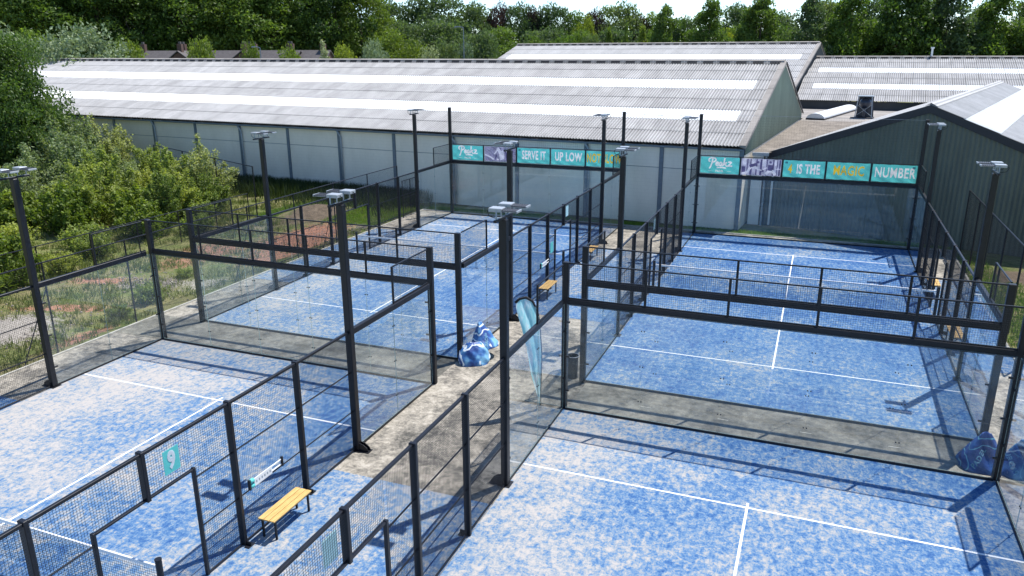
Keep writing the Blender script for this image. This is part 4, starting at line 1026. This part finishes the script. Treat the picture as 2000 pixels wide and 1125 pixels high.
LM = {
 'deep': leaf_mat('deep green leaves', (.028, .062, .014), (.15, .235, .05)),
 'mid': leaf_mat('mid green leaves', (.040, .085, .016), (.18, .27, .05)),
 'yel': leaf_mat('yellow green leaves', (.09, .135, .018), (.27, .34, .055)),
 'silver': leaf_mat('silver green leaves', (.12, .165, .085), (.33, .40, .23), .25),
 'blue': leaf_mat('blue green leaves', (.045, .085, .036), (.14, .20, .085)),
 'purple': leaf_mat('purple leaves', (.022, .016, .022), (.075, .045, .055)),
 'scrub': leaf_mat('scrub leaves', (.05, .10, .018), (.44, .50, .13)),
 'scrubgrey': leaf_mat('grey green scrub leaves', (.06, .10, .04), (.44, .50, .25)),
}
PT = {}
def proto(kind):
    if kind in PT: return PT[kind]
    k, c = kind.split(':'); s = sum(map(ord, kind))
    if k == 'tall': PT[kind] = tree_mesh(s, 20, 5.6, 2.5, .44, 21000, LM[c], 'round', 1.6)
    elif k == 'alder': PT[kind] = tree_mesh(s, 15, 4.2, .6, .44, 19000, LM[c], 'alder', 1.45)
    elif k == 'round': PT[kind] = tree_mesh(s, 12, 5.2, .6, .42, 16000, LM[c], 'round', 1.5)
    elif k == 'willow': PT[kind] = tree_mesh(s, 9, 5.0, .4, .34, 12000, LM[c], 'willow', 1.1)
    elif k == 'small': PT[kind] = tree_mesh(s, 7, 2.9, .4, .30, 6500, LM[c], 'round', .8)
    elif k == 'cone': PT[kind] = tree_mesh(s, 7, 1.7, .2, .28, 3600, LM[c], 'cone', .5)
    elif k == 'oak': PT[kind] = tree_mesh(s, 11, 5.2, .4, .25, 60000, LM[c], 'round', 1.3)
    return PT[kind]
SZ = {}
HT = {'tall': (20, 5.6), 'alder': (15, 4.2), 'round': (12, 5.2), 'willow': (9, 5.0), 'small': (7, 2.9), 'cone': (7, 1.7), 'oak': (11, 5.2)}
rt = random.Random(11)
def tree(kind, px, D, py, wpx, label, group, name=None):
    """a tree whose top reaches picture row py and whose crown is about wpx wide"""
    k = kind.split(':')[0]; cr, tk = proto(kind)
    if kind not in SZ:
        c_ = np.empty(len(cr.vertices)*3, np.float32); cr.vertices.foreach_get('co', c_); c_ = c_.reshape(-1, 3); SZ[kind] = (float(np.percentile(c_[:, 2], 99.6)), float(np.percentile(np.hypot(c_[:, 0], c_[:, 1]), 96)))
    h0, r_0 = SZ[kind]; p = at(px, D); h = ztop(py, D); sx_ = (wpx/FPX*D/2)/r_0*(1.3 if k == 'alder' else 1.08); sz_ = h/h0
    t = empty(name or 'tree', (p.x, p.y, -.05), label, 'tree', group, rz=rt.uniform(0, 6.28)); 
    for nm, me in (('crown', cr), ('trunk', tk)): link(nm, me, t, scale=(sx_, sx_, sz_))
    return t
ORD = ['first', 'second', 'third', 'fourth', 'fifth', 'sixth', 'seventh', 'eighth', 'ninth', 'tenth', 'eleventh', 'twelfth', 'thirteenth', 'fourteenth', 'fifteenth', 'sixteenth', 'seventeenth', 'eighteenth', 'nineteenth', 'twentieth',
       'twenty-first', 'twenty-second', 'twenty-third', 'twenty-fourth', 'twenty-fifth', 'twenty-sixth']
def row(items, D, what, where, group, name='tree'):
    for i, (kind, px, py, wpx, *dd) in enumerate(items):
        cn = {'deep': 'dark green', 'mid': 'green', 'yel': 'yellow green', 'silver': 'silvery', 'blue': 'dull green', 'purple': 'purple leaved'}[kind.split(':')[1]]
        tree(kind, px, (dd[0] if dd else D), py, wpx, '%s %s, %s from left in the row %s' % (cn, what, ORD[i], where), group, name)
row([('tall:mid', -60, -70, 170), ('tall:yel', 40, -60, 180), ('tall:mid', 140, -80, 170), ('tall:mid', 235, -70, 170), ('tall:deep', 320, -60, 160), ('tall:mid', 410, -75, 170), ('tall:deep', 490, -65, 150), ('tall:mid', 560, -50, 170),
     ('tall:mid', 622, -8, 110), ('tall:deep', 672, -60, 130), ('tall:yel', 722, -45, 120)], 138, 'broadleaved tree', 'reaching above the picture', 'tall trees behind the houses')
row([('tall:mid', 90, -20, 170), ('tall:deep', 200, -10, 170), ('tall:deep', 290, -20, 170), ('tall:deep', 380, -10, 170), ('tall:deep', 460, -20, 170), ('tall:deep', 540, 0, 160), ('tall:deep', 640, 20, 150), ('tall:deep', 740, 40, 110)], 150, 'tree', 'behind the tallest trees', 'second line of tall trees')
row([('willow:silver', 20, 44, 190, 88), ('willow:silver', 195, 54, 210, 84), ('small:mid', 120, 60, 110, 96), ('small:yel', 290, 80, 90, 90), ('small:yel', 418, 76, 78, 90), ('small:yel', 512, 82, 52, 90), ('small:yel', 584, 92, 66, 88),
     ('cone:silver', 650, 84, 44, 88), ('small:yel', 690, 88, 66, 90), ('willow:silver', 745, 82, 80, 90), ('round:yel', 790, 66, 100, 100), ('small:silver', 845, 92, 70, 92), ('small:blue', 880, 84, 70, 96), ('small:silver', 912, 86, 60, 98), ('round:blue', 940, 66, 90, 108)], 90, 'tree', 'just behind the long hall ridge', 'low trees behind the long hall')
row([('round:blue', 775, 14, 100), ('round:blue', 862, 3, 140), ('round:blue', 935, 18, 90), ('round:purple', 975, 20, 56), ('round:blue', 1015, 20, 80), ('round:purple', 1045, 28, 50), ('round:blue', 1080, 22, 84), ('round:mid', 1120, 34, 84), ('round:yel', 1138, 42, 46, 160),
     ('round:purple', 1150, 30, 60), ('round:blue', 1198, 20, 96), ('round:purple', 1240, 40, 60), ('round:mid', 1262, 36, 60), ('round:blue', 1325, 44, 80), ('round:blue', 1420, 22, 90), ('round:blue', 1500, 36, 80), ('round:blue', 1590, 14, 90), ('round:blue', 1675, 10, 90), ('round:blue', 1760, 12, 90), ('round:blue', 1865, 24, 90), ('round:blue', 1960, 20, 90)], 175, 'tree', 'along the skyline', 'far trees along the skyline')
row([('round:blue', 800, 50, 120), ('round:blue', 880, 46, 130), ('round:mid', 980, 60, 110), ('round:blue', 1060, 62, 110), ('round:mid', 1130, 66, 90), ('round:blue', 1200, 62, 110), ('round:mid', 1270, 64, 90), ('round:mid', 1340, 66, 80), ('round:deep', 1420, 60, 100), ('round:mid', 1500, 58, 100)], 150, 'tree', 'before the skyline trees', 'lower middle distance trees')
row([('alder:deep', 1286, 24, 56), ('alder:mid', 1368, 14, 78), ('alder:deep', 1462, 8, 78), ('alder:blue', 1556, 8, 74), ('alder:mid', 1628, -8, 90), ('alder:deep', 1722, -22, 100), ('alder:blue', 1808, -20, 100), ('alder:mid', 1894, -2, 96), ('alder:deep', 1985, -12, 100), ('alder:deep', 2060, -10, 100)], 128, 'alder', 'behind the right hand halls', 'dark alders behind the halls')
row([('round:deep', 1590, 60, 90), ('round:deep', 1680, 50, 100), ('round:deep', 1770, 52, 100), ('round:mid', 1660, 70, 70), ('round:deep', 1860, 52, 100), ('round:deep', 1950, 50, 100)], 134, 'tree', 'low between the dark alders', 'undergrowth trees among the alders')
row([('cone:yel', 1183, 60, 28), ('cone:deep', 1214, 56, 22), ('cone:yel', 1245, 58, 34), ('cone:mid', 1266, 60, 24), ('cone:mid', 1294, 60, 30), ('cone:deep', 1320, 48, 24), ('small:mid', 1100, 74, 70), ('small:mid', 1045, 74, 50), ('small:blue', 1150, 72, 50), ('small:yel', 1400, 66, 60)], 132, 'bushy tree', 'just above the rear hall ridge', 'small trees above the rear hall', 'small_tree')
tree('oak:deep', 14, 52, 62, 232, 'big dark oak at the left edge in front of the long hall roof', 'trees at the left edge', 'oak_tree')
tree('oak:deep', -80, 56, 60, 250, 'oak half outside the picture at the left edge', 'trees at the left edge', 'oak_tree')

SP = {'a': shrub_mesh(1, 4.2, 2.3, .15, 13000, LM['scrubgrey'], 34), 'b': shrub_mesh(2, 3.2, 2.0, .15, 10000, LM['scrub'], 30), 'c': shrub_mesh(3, 2.0, 1.5, .17, 6500, LM['yel'], 26), 'd': shrub_mesh(4, 3.6, 1.4, .13, 8000, LM['scrub'], 20), 'e': shrub_mesh(5, 1.0, .9, .10, 2600, LM['scrub'], 22)}
SH = [  # kind, x, y, scale, words
 ('a', -24, 14.5, 1.2), ('a', -21.0, 15.5, .85), ('a', -27.5, 17.5, 1.25), ('b', -18.0, 15.6, .8), ('d', -19.4, 13.4, 1.2), ('a', -15.0, 16.6, .92), ('b', -13.6, 15.2, .72), ('d', -16.2, 15.2, 1.1),
 ('a', -22, 10.5, 1.0), ('b', -18.2, 11.2, 1.05), ('c', -15.2, 11.4, 1.15), ('b', -25.5, 9.5, 1.1), ('a', -30, 12, 1.2), ('c', -20.2, 8.3, 1.1), ('c', -17.0, 8.6, 1.15), ('d', -13.4, 11.8, .85), ('c', -12.2, 9.2, .95), ('b', -14.2, 13.4, .9),
 ('b', -28, 5.5, .85), ('c', -24, 6.0, .9), ('e', -20.5, 4.6, 1.2), ('e', -16.2, 5.2, 1.3), ('e', -13.2, 6.4, 1.4), ('e', -11.4, 5.4, 1.1), ('e', -12.4, 13.4, 1.2), ('e', -10.6, 11.0, 1.1),
 ('c', -10.6, .2, 1.1), ('b', -12.2, -1.2, .9), ('c', -9.4, -2.2, 1.05), ('b', -14.5, 1.4, .8), ('e', -10.3, 2.9, 1.0), ('e', -3.6, 1.2, .8), ('e', -3.4, -.6, .55), ('e', -4.8, 4.2, .5), ('a', -33, 21, 1.3), ('a', -28.5, 21.5, 1.1), ('b', -23.5, 20.8, 1.0)]
cnt = {}
KN = {'a': 'tall grey green willow shrub', 'b': 'dense mid green shrub', 'c': 'broad leaved yellow green shrub', 'd': 'slim upright sapling clump', 'e': 'low weedy bush'}
for k in sorted(KN):
    for i, (kk, x, y, s) in enumerate(sorted([q for q in SH if q[0] == k], key=lambda q: (q[1]-CAM.x)/(q[2]-CAM.y))):
        t = empty('shrub', (x, y, -.08), '%s, %s of its kind from the left' % (KN[k], ORD[i]), 'shrub', 'shrubs in the meadow', rz=rt.uniform(0, 6.28))
        fo, st_ = SP[k]; zs = s*rt.uniform(.92, 1.1)
        link('foliage', fo, t, scale=(s, s, zs)); link('stems', st_, t, scale=(s, s, zs))

# grasses: blade clouds
def blades(name, pts, h, mat, seed, wd=.02, per=5, lean=.35):
    rng = np.random.default_rng(seed); P = np.repeat(pts, per, 0); n = len(P); P[:, :2] += rng.normal(size=(n, 2))*h*.25
    a = rng.uniform(0, 2*np.pi, n); d = np.stack([np.cos(a), np.sin(a), np.zeros(n)], 1); hh = h*rng.uniform(.4, 1.2, n)
    ln = np.stack([rng.normal(size=n)*lean, rng.normal(size=n)*lean, np.ones(n)], 1)*hh[:, None]
    V = np.stack([P-d*wd, P+d*wd, P+ln*.6+d*wd*.7, P+ln], 1).reshape(-1, 3); F = np.arange(4*n).reshape(-1, 4)
    me = np_mesh(name, V, F, mat); at_ = me.attributes.new('leaf_tone', 'FLOAT', 'POINT'); at_.data.foreach_set('value', np.repeat(rng.uniform(0, 1, n), 4).astype(np.float32)); return me
rg = np.random.default_rng(3)
n = 26000; px_ = rg.uniform(-34, -2.3, n); py_ = rg.uniform(-9, 22, n)
bare = np.clip(np.exp(-(((px_+4.6)/2.2)**2+((py_-12)/4.5)**2))*1.2 + np.exp(-(((px_+5.8)/2.2)**2+((py_+3.2)/2.2)**2)) + np.exp(-(((px_+7)/1.5)**2+((py_-17)/2.6)**2)) + .6*np.exp(-(((px_+6)/3)**2+((py_-3)/1.5)**2)), 0, .97)
patch = (np.sin(px_*.9+1)*np.cos(py_*.8) + .6*np.sin(px_*2.1-py_*1.7)) > -.45
keep = (rg.uniform(size=n) > bare) & patch; pts = np.stack([px_, py_, np.full(n, -.1)], 1)[keep]
tag(link('meadow_grass', blades('meadow_grass', pts, .28, 'grass', 5, .016, 6)), 'rough yellow green meadow grass between the fences and the scrub', 'grass', kind='stuff')
n = 9000; px_ = rg.uniform(-10.5, -2.4, n); py_ = rg.uniform(15.5, 21.2, n); k = (np.abs(px_+7.2) > 1.2) | (py_ > 19.6)
tag(link('fresh_grass', blades('fresh_grass', np.stack([px_, py_, np.full(n, -.08)], 1)[k], .16, 'grass_bright', 6, .014, 5)), 'bright green grass between the mounds and the hall', 'grass', kind='stuff')
n = 9500; px_ = rg.uniform(-31, 2.0, n); off = rg.exponential(.55, n); py_ = 22.5-.08*px_-.15-off*np.where(px_ < -3, 1.3, .45)
hgt = np.where(px_ < -3, 1.0, .5)
k = px_ < -3
tag(link('nettles', blades('nettles', np.stack([px_, py_, np.full(n, -.08)], 1)[k], .85, 'weed', 7, .03, 5, .22)), 'dark tall nettles along the foot of the long hall wall', 'nettles', kind='stuff')
n = 5200; px_ = rg.uniform(-2, 26, n); py_ = rg.uniform(20.45, 21.4, n); py_ = np.where(px_ < 14, np.minimum(py_, 22.3-.08*px_-.1), py_)
tag(link('verge_grass', blades('verge_grass', np.stack([px_, py_, np.full(n, -.07)], 1), .14, 'grass_bright', 8, .014, 5)), 'strip of grass behind the banner walls', 'grass', kind='stuff')
n = 7500; px_ = rg.uniform(25.9, 32, n); py_ = rg.uniform(2, 19.5, n); k = ~((py_ > 15.4) & (px_ > 27.0))
tag(link('lawn_grass', blades('lawn_grass', np.stack([px_, py_, np.full(n, -.08)], 1)[k], .15, 'grass_bright', 9, .015, 5)), 'bright green lawn right of the paving', 'grass', kind='stuff')
# rubble
n = 2600; c_ = rg.choice(4, n); cx_ = np.array([-5.8, -5.2, -4.6, -3.0])[c_] + rg.normal(size=n)*np.array([1.2, 1.1, 1.2, .4])[c_]; cy_ = np.array([-3.2, 3, 12, 16])[c_] + rg.normal(size=n)*np.array([1.3, .6, 2.6, 1.5])[c_]
k = cx_ < -2.3; cx_, cy_ = cx_[k], cy_[k]; n = len(cx_); s = rg.uniform(.015, .06, n); V = []; 
oct_ = np.array([(1, 0, 0), (-1, 0, 0), (0, 1, 0), (0, -1, 0), (0, 0, .8), (0, 0, -.6)]); of = np.array([(0, 2, 4), (2, 1, 4), (1, 3, 4), (3, 0, 4), (2, 0, 5), (1, 2, 5), (3, 1, 5), (0, 3, 5)])
V = (oct_[None]*s[:, None, None]*rg.uniform(.6, 1.4, (n, 6, 1)) + np.stack([cx_, cy_, np.full(n, -.03)], 1)[:, None]).reshape(-1, 3); F = (of[None]+6*np.arange(n)[:, None, None]).reshape(-1, 3)
tag(link('rubble', np_mesh('rubble', V, F, 'stone')), 'pale rubble stones scattered over the meadow tracks', 'rubble', kind='stuff')
# fine cable slung between the far courts
for (xa, ya, xb, yb, l) in ((10.0, 20.1, 13.94, 19.9, 'thin cable between the tall posts of the two far courts'),):
    mb = MB(); mb.tube([(xa+.06, ya, 5.95), ((xa+xb)/2, (ya+yb)/2, 5.88), (xb-.06, yb, 5.95)], .008, 5); tag(mb.build('span_cable', 'gutter'), l, 'cable')
print('objects', len(bpy.data.objects), 'tris', sum(len(m.polygons) for m in bpy.data.meshes)*2)
